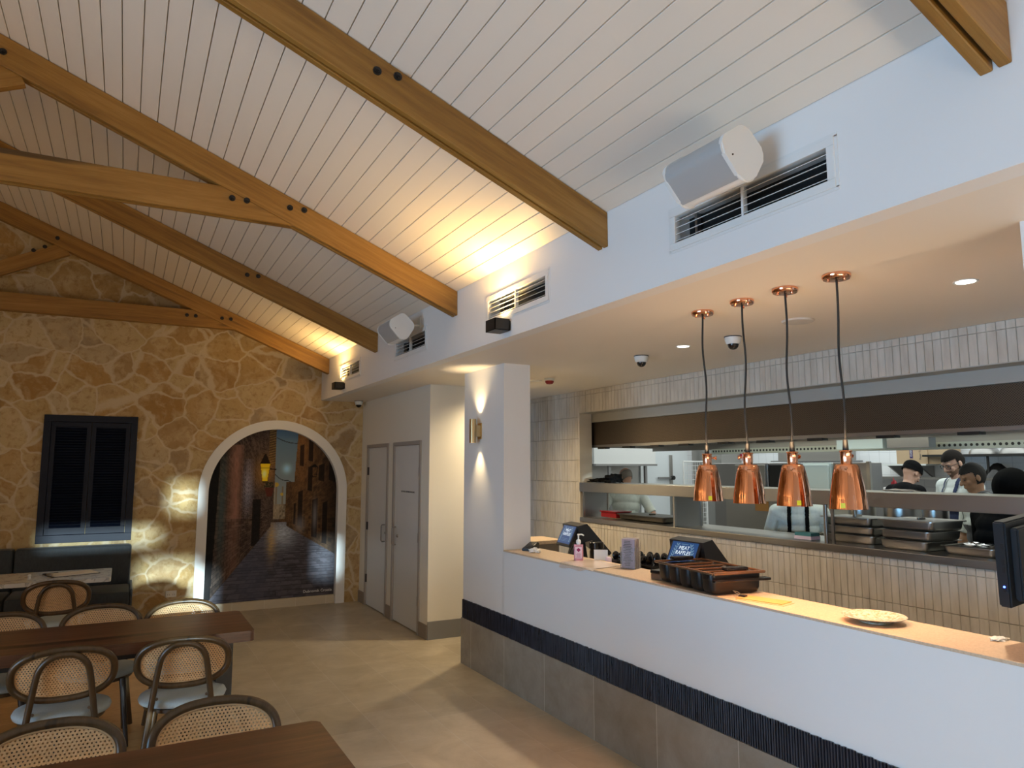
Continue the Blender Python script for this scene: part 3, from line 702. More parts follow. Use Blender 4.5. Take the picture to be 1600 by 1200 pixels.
# ---------------------------------------------------------------- copper heat lamps
def pendant(i, x, y, label, stick):
    zt, zb = 1.812, 1.568
    t = thing('heat_lamp', label, 'pendant lamp', (x, y, zb), 0, 'copper heat lamps over the counter')
    bm = B_(); lathe(bm, [(0, .0), (.058, 0), (.062, -.004), (.062, -.016), (.056, -.024), (.030, -.029), (0, -.030)], 36, (x, y, ZB)); obj('canopy', bm, COPPER, t, True)
    bm = B_(); 
    for a in (.6, 2.7, 4.8): cyl(bm, (x+.038*math.cos(a), y+.038*math.sin(a), ZB-.022), (x+.038*math.cos(a), y+.038*math.sin(a), ZB-.036), .006, seg=8)
    obj('canopy_screws', bm, COPPER, t)
    pts = []; rr = random.Random(i*11+3); k1 = rr.uniform(.5, 1); ph = rr.uniform(0, 6)
    for k in range(25):
        f = k/24; w_ = math.sin(f*PI)
        pts.append((x+w_*.010*k1*math.sin(f*9+ph), y+w_*.012*k1*math.sin(f*7+ph*2), ZB-.024-(ZB-.024-zt-.035)*f))
    bm = B_(); tube(bm, pts, .0052, 8); cyl(bm, (x, y, zt+.06), (x, y, zt+.01), .010, .013, 12); obj('cord', bm, CORD, t, True)
    # neck with vents and switch
    bm = B_(); lathe(bm, [(0, .0), (.025, 0), (.028, -.003), (.025, -.009), (.024, -.06), (.026, -.068)], 36, (x, y, zt+.012)); obj('neck', bm, COPPER, t, True)
    a = rr.uniform(-.9, .2) if i != 1 else 2.6; ca, sa = math.cos(a), math.sin(a)
    bm = B_(); cyl(bm, (x+ca*.028, y+sa*.028, zt-.012), (x+ca*.045, y+sa*.045, zt-.012), .005, seg=8); cyl(bm, (x+ca*.043, y+sa*.043, zt-.012), (x+ca*.050, y+sa*.050, zt-.012), .010, seg=12); obj('rotary_switch', bm, COPPER, t, True)
    prof = [(.022, .197), (.044, .194), (.051, .186), (.0585, .155), (.066, .115), (.0725, .075), (.0775, .038), (.0800, .004), (.0808, 0)]
    z_in = [(r-.0015, z) for r, z in prof[::-1]]
    bm = B_(); lathe(bm, prof+z_in, 72, (0, 0, 0)); o = obj('shade', bm, COPPER, t, True, world=False)
    bm = B_(); lathe(bm, [(0, .155), (.018, .15), (.02, .12), (.034, .09), (.036, .07), (.028, .05), (0, .045)], 20, (x, y, zb)); obj('bulb', bm, BULB, t, True)
    if stick is not None:
        a = stick; r = .0962
        bm = B_(); v = []
        for da in (-.12, 0, .12):
            for z, rr_ in ((.006, .0812), (.028, .0800)): v.append(bm.verts.new((x+rr_*math.cos(a+da), y+rr_*math.sin(a+da), zb+z)))
        bm.faces.new((v[0], v[2], v[3], v[1])); bm.faces.new((v[2], v[4], v[5], v[3])); obj('sticker', bm, YEL, t)
    l = light('heat_lamp_bulb', 'SPOT', (x, y, zb+.015), 10.5, (1, .47, .24), .03, aim=(0, 0, -1), spot=128, blend=.5); l.parent = t; l.location = Vector(l.location)-t.location
    l = light('heat_lamp_vent_glow', 'SPOT', (x-.035, y-.02, zt+.03), 2.8, (1, .64, .34), .02, aim=(.1, 0, 1), spot=165, blend=.6); l.parent = t; l.location = Vector(l.location)-t.location  # added spot above the solid neck, brightens the bar ceiling
pendant(0, 2.825, 2.955, 'copper heat lamp furthest from the camera, sticker at lower middle', math.atan2(-2.955, -2.825)+.12)
pendant(1, 2.815, 2.652, 'second furthest copper heat lamp, the one without a yellow sticker', None)
pendant(2, 2.812, 2.37, 'third copper heat lamp, yellow sticker right of middle', math.atan2(-2.37, -2.812)-.25*-1)
pendant(3, 2.811, 2.08, 'nearest and largest copper heat lamp, in front of the steel post', math.atan2(-2.08, -2.811)-.28)

# ---------------------------------------------------------------- stone wall: mural, shutter, outlet
def mural():
    x0, x1, z0, z1 = AX-AR-.02, AX+AR+.02, .10, 2.26; nx, nz = 250, 345
    def U(x, z):    # to picture units (975 x 1200 study grid)
        return 72+(x-(AX-AR))/(2*AR)*(820-72), 118+(2.225-z)/(2.225-.10)*(1115-118)
    R_ = random.Random(3); tab = [[R_.random() for _ in range(64)] for _ in range(64)]
    def h(a, b): return tab[int(a) & 63][int(b) & 63]
    def vn(a, b):
        ia, ib = math.floor(a), math.floor(b); fa, fb = a-ia, b-ib; fa = fa*fa*(3-2*fa); fb = fb*fb*(3-2*fb)
        return (h(ia, ib)*(1-fa)+h(ia+1, ib)*fa)*(1-fb)+(h(ia, ib+1)*(1-fa)+h(ia+1, ib+1)*fa)*fb
    def mixc(a, b, f): f = max(0, min(1, f)); return tuple(p*(1-f)+q*f for p, q in zip(a, b))
    def gs(d): return math.exp(-d*d)
    VX, VY = 482, 655
    def shade(u, v):
        # sky
        lt = 446-(v-120)*.004; rt = 575-(v-120)*.05
        if v > 300: lt = 444
        if v > 430: lt = 445+ (v-430)*.02; rt = 512+ (v-430)*0.0
        if v > 460: lt = 440
        inskyL = u > lt; inskyR = u < rt
        dx, dy = u-VX, v-VY
        # street floor: left edge runs to (90,1115), right edge to (800,860)
        if v > 668:
            le = 430-(v-690)*.81 if v > 690 else 430; re = 520+(v-690)*1.647 if v > 690 else 520
            if le < u < re:
                d = max(v-640, 6); row = 2600/d; cx_ = dx/d*2.1
                r_ = math.floor(row*2.3); off = h(r_, 3)*.9; cc = math.floor(cx_*3.1+off*3)
                fx = (cx_*3.1+off*3) % 1; fy = (row*2.3) % 1
                base = mixc((.075, .072, .085), (.15, .145, .17), h(cc+9, r_)*.75+vn(u/16, v/9)*.5)
                edge = min(fx, 1-fx)*d/45
                if edge < .045 or fy < .10: base = mixc(base, (.03, .03, .04), .7)
                gl = gs((u-500)/70)*gs((v-735)/75); base = mixc(base, (.52, .58, .66), gl*(.45+.5*h(cc, r_)))
                yl = gs((u-438)/24)*gs((v-770)/100); base = mixc(base, (.60, .42, .17), yl*(.3+.6*h(cc+3, r_)))
                base = mixc(base, (.11, .13, .20), .45*gs((u-330)/120)*gs((v-1000)/180))
                if u > 690: base = mixc(base, (.05, .05, .06), (u-690)/220)
                return base
        if inskyL and inskyR and v < 650:
            if v < 430 or (448 < u < 512 and v < 560):
                c = mixc((.13, .22, .32), (.30, .34, .34), (v-120)/420)
                c = mixc(c, (.40, .66, .85), gs((u-512)/24)*gs((v-350)/26)*.9)  # window reflection painted into the sky as a pale blob
                for (a, b, c0, d0) in ((440, 160, 600, 195), (440, 378, 520, 420)):
                    t_ = (u-a)/(c0-a); yl = b+(d0-b)*t_+14*math.sin(PI*max(0, min(1, t_)))
                    if abs(v-yl) < 2.6: c = (.04, .05, .06)
                if v > 455 and (gs((u-455)/7) > .5 or gs((u-492)/6) > .5) : c = (.25, .22, .17)
                if gs((u-455)/14)*gs((v-445)/14) > .4 or gs((u-488)/9)*gs((v-502)/10) > .4: c = (.50, .38, .10)
                return c
            # far end of the lane
            n_ = vn(u/7, v/9); c = mixc((.10, .085, .065), (.38, .33, .25), n_)
            if u < 478: c = mixc(c, (.42, .37, .29), .5)
            return c
        if u <= VX-4 and not (inskyL and v < 560):
            t_ = -dx; k = math.log(max(t_, 8)); row = dy/max(t_, 10)
            br = math.floor(row*15); cc = math.floor(k*9+(br % 2)*.5); f1 = (row*15) % 1; f2 = (k*9+(br % 2)*.5) % 1
            c = mixc((.055, .040, .034), (.16, .12, .10), h(cc, br)*.7+vn(u/13, v/13)*.5)
            if f1 < .12 or f2 < .08: c = mixc(c, (.015, .012, .012), .7)
            if 405 < u < 446 and v < 330: c = mixc((.34, .24, .12), (.07, .05, .03), 1.0 if ((v+u*.3) % 15 < 5) else .25+.5*vn(u/4, v/5))
            # pier of worn render left of middle
            if 165 < u < 262 and v > 210: c = mixc(c, (.34, .20, .155), gs((u-222)/34)*(.55+.35*vn(u/6, v/30))*(1 if v < 640 else .45))
            if 255 < u < 330 and 290 < v < 640: c = mixc(c, (.36, .36, .44), gs((u-292)/26)*gs((v-450)/130)*(.25 if f1 < .12 or f2 < .1 else .75))
            if 120 < u < 180: c = mixc(c, (.07, .12, .13), gs((u-150)/22)*gs((v-560)/330)*.7)
            if u < 130-(v-400)*.03 : c = mixc(c, (.008, .008, .010), .92)
            if 322 < u < 368 and 530 < v < 800: c = mixc(c, (.012, .010, .010), .85)
            if False: c = mixc((.015, .015, .018), (.20, .17, .17), 1 if (vn(u/9, v/22) > .55) else .15)
            gl = gs((u-385)/58)*gs((v-370)/80); c = mixc(c, (.75, .42, .10), gl*.38)
            return c
        # right hand wall
        t_ = max(dx, 8); k = math.log(t_); row = dy/max(t_, 10)
        br = math.floor(row*13); cc = math.floor(k*8); f1 = (row*13) % 1; f2 = (k*8) % 1
        c = mixc((.060, .040, .026), (.20, .125, .065), h(cc+5, br)*.5+vn(u/12, v/16)*.6)
        c = mixc(c, (.42, .22, .08), gs((u-600)/50)*max(0, min(1, (560-v)/350))*.55)
        if f1 < .10: c = mixc(c, (.02, .015, .012), .5)
        for (ua, ub, va, vb) in ((590, 614, 210, 330), (640, 668, 170, 300), (585, 612, 490, 690), (640, 668, 340, 480), (672, 704, 540, 760), (735, 768, 560, 800), (706, 742, 330, 420), (770, 812, 250, 420), (560, 574, 560, 680)):
            if ua < u < ub and va+(u-ua)*-.4 < v < vb+(u-ua)*.3: c = mixc(c, (.015, .011, .010), .82)
            elif ua-6 < u < ub+6 and va-10 < v < vb+8: c = mixc(c, (.20, .13, .075), .35)
        c = mixc(c, (.36, .36, .38), gs((u-690)/14)*gs((v-640)/90)*.5+gs((u-600)/30)*gs((v-690)/50)*.5)
        if u > 700: c = mixc(c, (.018, .013, .011), (u-700)/150)
        if v > 150+ (u-575)*.45 -30 and v < 150+(u-575)*.45-18: c = mixc(c, (.30, .20, .11), .7)
        if v < 150+(u-575)*.45-30 and u > 590: c = mixc(c, (.03, .022, .018), .6)
        return c
    def over(u, v, c):
        # lantern
        def inquad(u, v, cx, t, b, wt, wb): f = (v-t)/(b-t); return 0 <= f <= 1 and abs(u-cx) < (wt*(1-f)+wb*f)
        if inquad(u, v, 385, 262, 320, 4, 30): return (.035, .022, .012)
        if inquad(u, v, 386, 320, 424, 31, 17):
            if abs(abs(u-386)-(31-(v-320)*.135)) < 3 or abs(v-345) < 2.4: return (.25, .13, .01)
            return mixc((.95, .62, .03), (1, .97, .45), gs((u-382)/12)*gs((v-380)/20))
        if inquad(u, v, 388, 424, 436, 18, 12): return (.12, .08, .03)
        if abs(v-352-(u-415)*.05) < 4 and 415 < u < 450: return (.03, .02, .015)
        if inquad(u, v, 414, 462, 515, 28, 14): return (.15, .055, .04)
        if inquad(u, v, 410, 430, 464, 22, 30) and vn(u/5, v/5) > .4: return (.05, .06, .03)
        if inquad(u, v, 680, 322, 340, 6, 22) or (inquad(u, v, 680, 340, 402, 22, 12) and (abs(abs(u-680)-(22-(v-340)*.16)) < 4 or v > 396)): return (.02, .016, .014)
        return c
    me = bpy.data.meshes.new('printed_panel'); vs_ = []; cs = []
    for j in range(nz+1):
        for i in range(nx+1):
            x = x0+(x1-x0)*i/nx; z = z0+(z1-z0)*j/nz; vs_.append((x, YW+.07, z)); u, v = U(x, z); cs.append(over(u, v, shade(u, v)))
    fs = [(j*(nx+1)+i, j*(nx+1)+i+1, (j+1)*(nx+1)+i+1, (j+1)*(nx+1)+i) for j in range(nz) for i in range(nx)]
    me.from_pydata(vs_, [], fs)
    ca = me.color_attributes.new('print', 'FLOAT_COLOR', 'POINT'); flat = [w_ for c in cs for w_ in (*[min(1, q**1.3*1.35) for q in c], 1)]; ca.data.foreach_set('color', flat)
    m = nt('printed_mural', (.1, .1, .1), .5, 0, Specular_IOR_Level=.12); g = G(m); a = g.n('ShaderNodeVertexColor', layer_name='print'); g.col(a.outputs[0]); me.update()
    t = thing('street_mural', 'printed night photo of a stone lane with a yellow lantern, inside the white arch', 'mural', (AX, YW+.07, .1))
    for v_ in me.vertices: v_.co -= t.location
    o = bpy.data.objects.new('printed_panel', me); COL.objects.link(o); me.materials.append(m); o.parent = t
    text('caption_lettering', 'Dubrovnik Croatia', .048, INKW, frameM((2.28, YW+.066, .165), (1, 0, 0), (0, 0, 1)), t)
mural()
t = thing('window_shutter', 'navy louvred shutter panel on the stone wall above the bench', 'shutter', (-.355, YW, .92))
x0, x1, z0, z1 = -.815, .108, .92, 2.332; ya, yb = YW-.05, YW+.01
bm = B_(); 
for q in ((x0, x1, z0, z0+.085), (x0, x1, z1-.075, z1), (x0, x0+.07, z0+.085, z1-.075), (x1-.07, x1, z0+.085, z1-.075)): bx(bm, q[0], q[1], ya, yb, q[2], q[3], .002)
obj('shutter_frame', bm, SHUT, t)
xm = (x0+x1)/2
for a, b in ((x0+.073, xm-.002), (xm+.002, x1-.073)):
    bm = B_(); c, d = z0+.088, z1-.078
    for q in ((a, b, c, c+.075), (a, b, d-.05, d), (a, a+.045, c+.075, d-.05), (b-.045, b, c+.075, d-.05)): bx(bm, q[0], q[1], ya+.012, yb-.01, q[2], q[3], .002)
    lf = obj('shutter_leaf', bm, SHUT, t)
    bm = B_(); z = c+.09
    while z < d-.06:
        rbx(bm, (b-a-.09, .034, .006), Matrix.Translation(((a+b)/2, ya+.03, z)) @ Matrix.Rotation(math.radians(38), 4, 'X')); z += .030
    bx(bm, a+.04, b-.04, yb-.012, yb-.008, c+.07, d-.045)
    me_ = obj('louvre_slats', bm, SHUT, lf, world=False); me_.location = -t.location
t = thing('power_outlet', 'white double power outlet on the stone wall left of the arch', 'power outlet', (.558, YW, .275))
part('face_plate', t, WPL2, .50, .617, YW-.012, YW+.005, .238, .312, bev=.004)
bm = B_()
for x in (.53, .587):
    for dx in (-.009, .009): bx(bm, x+dx-.0015, x+dx+.0015, YW-.0135, YW-.011, .262, .275)
obj('socket_slots', bm, INK, t)
for x in (.53, .587): part('switch', t, WPL, x-.009, x+.009, YW-.016, YW-.011, .285, .300, bev=.001)

# ---------------------------------------------------------------- banquette and marble table
t = thing('banquette_bench', 'dark navy upholstered bench along the stone wall under the shutter', 'bench', (-.9, 9.1, 0))
bm = B_(); bx(bm, -3.1, .11, 8.80, 9.40, .0, .10); bx(bm, -3.1, .115, 8.72, 9.40, .10, .30); obj('base', bm, BENCHF, t)
for a, b in ((-3.1, -2.02), (-2.01, -.985), (-.975, .12)):
    part('back_cushion', t, BENCHF, a, b, 9.24, 9.41, .42, .885, bev=.03, smooth=True)
    part('seat_cushion', t, BENCHF, a, b, 8.68, 9.27, .30, .455, bev=.03, smooth=True)
part('side_panel', t, BENCHF, .12, .145, 8.70, 9.42, 0, .47, bev=.01)
t = thing('marble_table', 'white marble topped table in front of the navy bench', 'table', (-.62, 7.95, 0))
bm = B_(); prism(bm, rrect(1.15, .72, .03, 4, -.63, 7.94), 'z', .715, .75); obj('tabletop', bm, MARB, t)
bm = B_(); bx(bm, -.69, -.57, 7.88, 8.0, .03, .715); bx(bm, -.95, -.31, 7.70, 8.18, 0, .03); bx(bm, -.9, -.36, 7.75, 8.13, .69, .715); obj('pedestal', bm, BLACKM, t)
t = thing('clipboard', 'clipboard with papers lying on the marble table', 'clipboard', (-.38, 8.0, .75), .35)
bm = B_(); bx(bm, -.2, .2, -.13, .13, 0, .004); obj('board', bm, BLACK, t, world=False)
bm = B_(); bx(bm, -.18, .19, -.12, .12, .004, .010); obj('paper_sheets', bm, PAPER, t, world=False)
bm = B_(); bx(bm, -.2, -.17, -.05, .05, .004, .018, .003); obj('clip', bm, STEELD, t, world=False)
bm = B_(); cyl(bm, (-.62, 8.06, .757), (-.50, 8.12, .757), .006, seg=8); tag(obj('pen', bm, BLACK), 'dark pen lying left of the clipboard on the marble table', 'pen')
bm = B_(); lathe(bm, [(0, 0), (.016, 0), (.012, .015), (.016, .03), (.010, .04), (0, .042)], 14, (-.70, 7.83, .75)); tag(obj('salt_pot', bm, WPL2, None, True), 'tiny white pot on the marble table, near its front edge', 'salt pot')

# ---------------------------------------------------------------- dining tables
def dtable(y0, y1, x1, L, label, grp):
    t = thing('dining_table', label, 'table', (x1-L/2, (y0+y1)/2, 0), 0, grp)
    xa = x1-L; bm = B_(); prism(bm, rrect(L, y1-y0, .028, 5, x1-L/2, (y0+y1)/2), 'z', .698, .76)
    bmesh.ops.bevel(bm, geom=[e for e in bm.edges if abs(e.verts[0].co.z-e.verts[1].co.z) < 1e-5], offset=.004, segments=2, affect='EDGES'); obj('tabletop', bm, WALNUT, t, True, angle=30)
    part('underframe', t, BLACKM, xa+.14, x1-.14, (y0+y1)/2-.26, (y0+y1)/2-.22, .655, .698)
    part('underframe', t, BLACKM, xa+.14, x1-.14, (y0+y1)/2+.22, (y0+y1)/2+.26, .655, .698)
    for x in (xa+.16, x1-.16):
        for y in (y0+.09, y1-.09):
            part('leg', t, BLACKM, x-.045, x+.045, y-.045, y+.045, 0, .698)
        part('leg_crossbar', t, BLACKM, x-.03, x+.03, y0+.12, y1-.12, .62, .698)
dtable(4.695, 5.385, .755, 2.4, 'long walnut table in the middle with chairs on both sides', 'walnut dining tables')
dtable(2.25, 2.95, .728, 2.4, 'nearest walnut table, cut off by the bottom of the picture', 'walnut dining tables')

# ---------------------------------------------------------------- cane chairs
def make_chair():
    t = thing('dining_chair', '', 'chair', (0, 0, 0), 0, 'bentwood cane-back dining chairs')
    zs = .47
    bm = B_(); prof = []
    def sq(r, z, n=40):   # rounded seat outline
        out = []
        for i in range(n):
            a = 2*PI*i/n; rr = r*(1+.035*math.cos(2*a)+.02*math.sin(a)); out.append(bm.verts.new((rr*1.02*math.cos(a), rr*.98*math.sin(a), z)))
        return out
    rings = [sq(.200, .418), (sq(.216, .425)), sq(.222, .442), sq(.214, .458), sq(.18, .468), sq(.10, .472)]
    for a, b in zip(rings, rings[1:]):
        for i in range(40): bm.faces.new((a[i], a[(i+1) % 40], b[(i+1) % 40], b[i]))
    bm.faces.new(rings[0][::-1]); bm.faces.new(rings[-1]); obj('seat', bm, SEATF, t, True, angle=80)
    bm = B_(); lathe(bm, [(.0, .395), (.196, .395), (.205, .40), (.205, .418), (0, .418)], 40); obj('seat_frame', bm, BENT, t, True)
    # oval back: lean and wrap
    W, H, ZC = .233, .131, .672
    def back(u, v, off=0):    # u across, v up about the centre
        return (u, -.215-.10*v/H*.35+ (u*u)*.42 + off, ZC+v)
    oval = []
    n = 72
    for i in range(n):
        a = 2*PI*i/n; c, s = math.cos(a), math.sin(a); e = .82
        u = W*math.copysign(abs(c)**e, c); v = H*math.copysign(abs(s)**e, s); oval.append((u, v))
    bm = B_(); tube(bm, [back(u, v) for u, v in oval], .0185, 12, True); obj('back_frame', bm, BENT, t, True, angle=80)
    bm = B_(); tube(bm, [back(u*.925, v*.87, .004) for u, v in oval], .0055, 6, True); obj('cane_bead', bm, CANE_EDGE, t, True, angle=80)
    bm = B_(); ring = []
    K = 10; prev = None
    for k in range(K+1):
        f = 1-k/K
        if k == K: cur = [bm.verts.new(back(0, 0, .002))]
        else: cur = [bm.verts.new(back(u*.95*f, v*.92*f, .002)) for u, v in oval]
        if prev:
            for i in range(n):
                j = (i+1) % n
                if len(cur) == 1: bm.faces.new((prev[i], prev[j], cur[0]))
                else: bm.faces.new((prev[i], prev[j], cur[j], cur[i]))
        prev = cur
    obj('cane_panel', bm, CANE, t, True, angle=80)
    # bent rear hoop running down into the back legs
    pts = []
    for s in (-1, 1):
        side = [(.205*s, -.245, .005), (.178*s, -.225, .22), (.155*s, -.213, .42), (.138*s, -.222, .55), (.122*s, -.238, .66)]
        arc = [(.108*s, -.250, .715), (.078*s, -.260, .757), (.038*s, -.265, .778)]
        q = side+arc
        pts += q if s < 0 else q[::-1]
    pts = pts[:8]+[(0, -.267, .782)]+pts[8:]
    def cr(P, n=5):
        out = []
        for i in range(len(P)-1):
            p0, p1, p2, p3 = [Vector(P[max(0, min(len(P)-1, i+k))]) for k in (-1, 0, 1, 2)]
            for k in range(n):
                s = k/n; out.append(.5*((2*p1)+(-p0+p2)*s+(2*p0-5*p1+4*p2-p3)*s*s+(-p0+3*p1-3*p2+p3)*s**3))
        return out+[Vector(P[-1])]
    bm = B_(); tube(bm, cr(pts), .0165, 12); obj('rear_hoop', bm, BENT, t, True, angle=80)
    for s in (-1, 1):
        bm = B_(); cyl(bm, (.15*s, .14, .41), (.195*s, .195, 0), .019, .012, 14); obj('leg', bm, LEGW, t, True)
        bm = B_(); cyl(bm, (.14*s, -.15, .41), (.165*s, -.185, 0), .017, .012, 14); obj('leg', bm, BENT, t, True)
    for s in (-1, 1):
        bm = B_(); tube(bm, [(.125*s, -.22, .49), (.16*s, -.10, .452), (.17*s, 0, .42)], .008, 8); obj('stay', bm, BENT, t, True)
    return t
CANE_EDGE = nt('cane_beading', (.50, .33, .17), .6)
ch = make_chair()
chairs = [
 (-.225, 4.735, .02, 'cane-back chair seen from behind, blue-grey seat, left one at the middle table'),
 (.37, 4.70, -.10, 'cane-back chair seen from behind beside the right end of the middle table'),
 (-.63, 5.47, PI+.03, 'far-side chair cut by the left frame edge behind the middle table'),
 (-.085, 5.50, PI-.03, 'pale lit cane chair in the centre behind the middle table'),
 (.425, 5.43, PI+.04, 'cane chair behind the middle table, nearest the arch'),
 (-.175, 3.00, PI+.05, 'large foreground cane chair at the lower left behind the nearest table'),
 (.37, 2.99, PI-.05, 'foreground cane chair beside the right end of the nearest table'),
 (-.44, 7.36, .0, 'dark chair seen from behind in front of the marble table'),
 (-1.10, 7.34, .02, 'sliver of a chair back at the left edge by the marble table')]
for i, (x, y, r, lb) in enumerate(chairs):
    if i == 0: ch.location = (x, y, 0); ch.rotation_euler = (0, 0, r); ch['label'] = lb
    else: dup(ch, (x, y, 0), r, lb)
# ---------------------------------------------------------------- counter
CT = 1.075
bm = B_(); bx(bm, CX-.005, 3.10, C0, CE-.002, 1.062, CT, .0015); tag(obj('bar_countertop', bm, CTOP), 'long sandy stone benchtop on the white bar front', 'countertop')
bm = B_(); bx(bm, 3.08, 3.09, 5.74, 6.10, 0, 1.045); 
t = thing('return_counter', 'short grey return counter behind the white column', 'counter', (3.37, 5.92, 0))
part('body', t, MATS['brown_tile_skirting'], 3.035, 3.62, 5.76, 6.10, 0, 1.045); part('benchtop', t, CTOP, 3.035, 3.66, 5.73, 6.13, 1.045, CT)
bm.free()
t = thing('staff_bench', 'low staff work bench hidden behind the bar counter', 'work bench', (3.4, 3.2, 0))
part('benchtop', t, STEELD, 3.10, 3.72, C0, 5.25, .86, .90); part('cabinet_body', t, BLACKM, 3.12, 3.68, C0, 5.2, 0, .86)
BT = .90
# card terminal and tissue
t = thing('card_terminal', 'black card terminal on the counter beside the column', 'card reader', (2.96, 5.15, CT), math.radians(35))
bm = B_(); prism(bm, [(-.085, 0), (.09, 0), (.095, .05), (.07, .062), (-.085, .022)], 'y', -.038, .038); bmesh.ops.bevel(bm, geom=[e for e in bm.edges], offset=.004, segments=2, affect='EDGES'); obj('body', bm, BLACK, t, True, world=False)
bm = B_(); rbx(bm, (.06, .06, .002), Matrix.Translation((.035, 0, .0525)) @ Matrix.Rotation(math.radians(-14), 4, 'Y')); obj('screen', bm, BLACKG, t, world=False)
bm = B_()
for i in range(3):
    for j in range(4): rbx(bm, (.011, .014, .003), Matrix.Translation((-.065+j*.018, -.02+i*.02, .029+j*.0046)) @ Matrix.Rotation(math.radians(-14), 4, 'Y'))
obj('keypad', bm, CLG, t, world=False)
def crumple(name, c, r, seed, flat=.55):
    bm = B_(); bmesh.ops.create_icosphere(bm, subdivisions=3, radius=1); rr = random.Random(seed)
    from mathutils import noise as mn
    for v in bm.verts:
        k = .62+.75*abs(mn.noise(v.co*2.3+Vector((seed, 0, 0))))+.2*mn.noise(v.co*6); v.co = Vector((v.co.x*k*r[0], v.co.y*k*r[1], max(v.co.z, -.45)*k*r[2]*1))
    mz = min(v.co.z for v in bm.verts); bm.transform(Matrix.Translation((c[0], c[1], c[2]-mz))); return obj(name, bm, PAPER)
tag(crumple('tissue', (2.905, 4.985, CT), (.06, .05, .028), 5), 'crumpled white tissue beside the card terminal', 'tissue')
# point of sale units
def pos(cx, cy, ang, label, dim):
    t = thing('pos_terminal', label, 'till screen', (cx, cy, BT), ang, 'tent shaped till screens on the staff bench')
    S = SCRE
    # local: customer screen faces -x ; main screen faces +x
    L = lambda *a: Vector(a)
    a = math.radians(26)
    w_, h_ = .30, .20
    def slab(xb, zb, tilt, w, h, th, mat, name, bev=.006):
        bm = B_(); rbx(bm, (th, w, h), Matrix.Translation((xb, 0, zb)) @ Matrix.Rotation(tilt, 4, 'Y'), bev); return obj(name, bm, mat, t, world=False)
    slab(-.085, .30, a, .255, .185, .018, BLACK, 'customer_display')
    M = Matrix.Translation((-.085, 0, .30)) @ Matrix.Rotation(a, 4, 'Y')
    bm = B_(); rbx(bm, (.001, .228, .152), M @ Matrix.Translation((-.0096, 0, .006))); obj('display_panel', bm, S, t, world=False)
    PM = Matrix.Translation(t.location) @ t.rotation_euler.to_matrix().to_4x4()
    def tx(s, size, y, z, mat=SCRW, name='screen_lettering', sh=.12): text(name, s, size, mat, PM @ M @ frameM((-.0106, y, z), (0, -1, 0), (0, 0, 1)), t, .0002, shear=sh)
    tx('MEAT', .036, 0, .040); tx('RAFFLES', .036, 0, .008)
    bm = B_()
    for (y0, y1, z0, z1) in ((-.05, .05, -.030, -.0285), (-.05, .05, -.050, -.0485), (-.05, -.0485, -.050, -.0285), (.0485, .05, -.050, -.0285), (-.028, .028, -.041, -.0385), (-.03, .03, .064, .067)): bx(bm, -.0108, -.0104, y0, y1, z0, z1)
    for k in range(7):   # leaf sprays at both sides
        for s in (1, -1):
            for q in (1, -1):
                z = -.05+k*.018; y = s*(.088-.0008*k*k); rbx(bm, (.0004, .018, .006), Matrix.Translation((-.0106, y+q*.007, z+.005)) @ Matrix.Rotation(q*.9, 4, 'X'))
    sub = bm; sub.transform(M); obj('screen_graphics', sub, SCRL, t, world=False)
    # wedge body and sloping main screen
    bm = B_(); prism(bm, [(-.06, .385), (.02, .40), (.235, .165), (.215, .145), (.06, .27), (-.04, .25)], 'y', -.15, .15); obj('main_screen_housing', bm, BLACK, t, world=False)
    bm = B_(); prism(bm, [(.03, .388), (.034, .392), (.236, .171), (.232, .167)], 'y', -.138, .138); obj('main_screen_glass', bm, BLACKG, t, world=False)
    bm = B_(); prism(bm, [(-.03, .26), (.05, .26), (.09, .02), (-.10, .02)], 'y', -.045, .045); bx(bm, -.12, .12, -.09, .09, 0, .02, .004); obj('stand', bm, BLACK, t, world=False)
    bm = B_(); tube(bm, [(-.06, -.05, .22), (-.085, -.04, .165), (-.05, .02, .15), (-.02, .06, .19)], .003, 6); obj('cable', bm, CORD, t, world=False)
pos(3.27, 4.93, math.radians(-8), 'far till with angled MEAT RAFFLES screen behind the hand sanitiser', True)
pos(3.22, 3.52, math.radians(2), 'near till showing MEAT RAFFLES behind the cutlery caddy', False)
# hand sanitiser
def bottle(x, y):
    t = thing('sanitiser_bottle', 'pink hand sanitiser pump bottle with a crimson diamond on its label', 'bottle', (x, y, CT), math.atan2(-y, -x))
    bm = B_(); prof = rrect(.068, .042, .016, 5)
    prism(bm, [(u*1, v) for u, v in prof], 'z', .0, .115); bmesh.ops.bevel(bm, geom=[e for e in bm.edges if abs(e.verts[0].co.z-e.verts[1].co.z) < 1e-5], offset=.006, segments=3, affect='EDGES'); bm.transform(Matrix.Rotation(PI/2, 4, 'Z')); obj('bottle_body', bm, PINK, t, True, world=False)
    bm = B_(); bx(bm, .0205, .0218, -.024, .024, .018, .098); obj('label', bm, PINKL, t, world=False)
    bm = B_(); bx(bm, -.011, .011, -.011, .011, -.0006, .0006); bm.transform(Matrix.Translation((.0224, 0, .078)) @ Matrix.Rotation(PI/2, 4, 'Y') @ Matrix.Rotation(PI/4, 4, 'Z')); obj('diamond_mark', bm, INKR, t, world=False)
    bm = B_(); 
    for k, w_ in enumerate((.03, .036, .026, .034)): bx(bm, .0216, .0222, -w_/2, w_/2, .05-k*.008, .0525-k*.008)
    obj('label_lines', bm, INKR, t, world=False)
    bm = B_(); lathe(bm, [(0, .112), (.014, .112), (.014, .122), (.0175, .124), (.0175, .142), (.012, .150), (.006, .152), (.006, .178), (.009, .180), (.009, .190), (0, .190)], 20); tube(bm, [(0, 0, .186), (0, .025, .187), (0, .040, .178)], .005, 8); obj('pump', bm, WPL2, t, True, world=False)
bottle(2.945, 4.42)
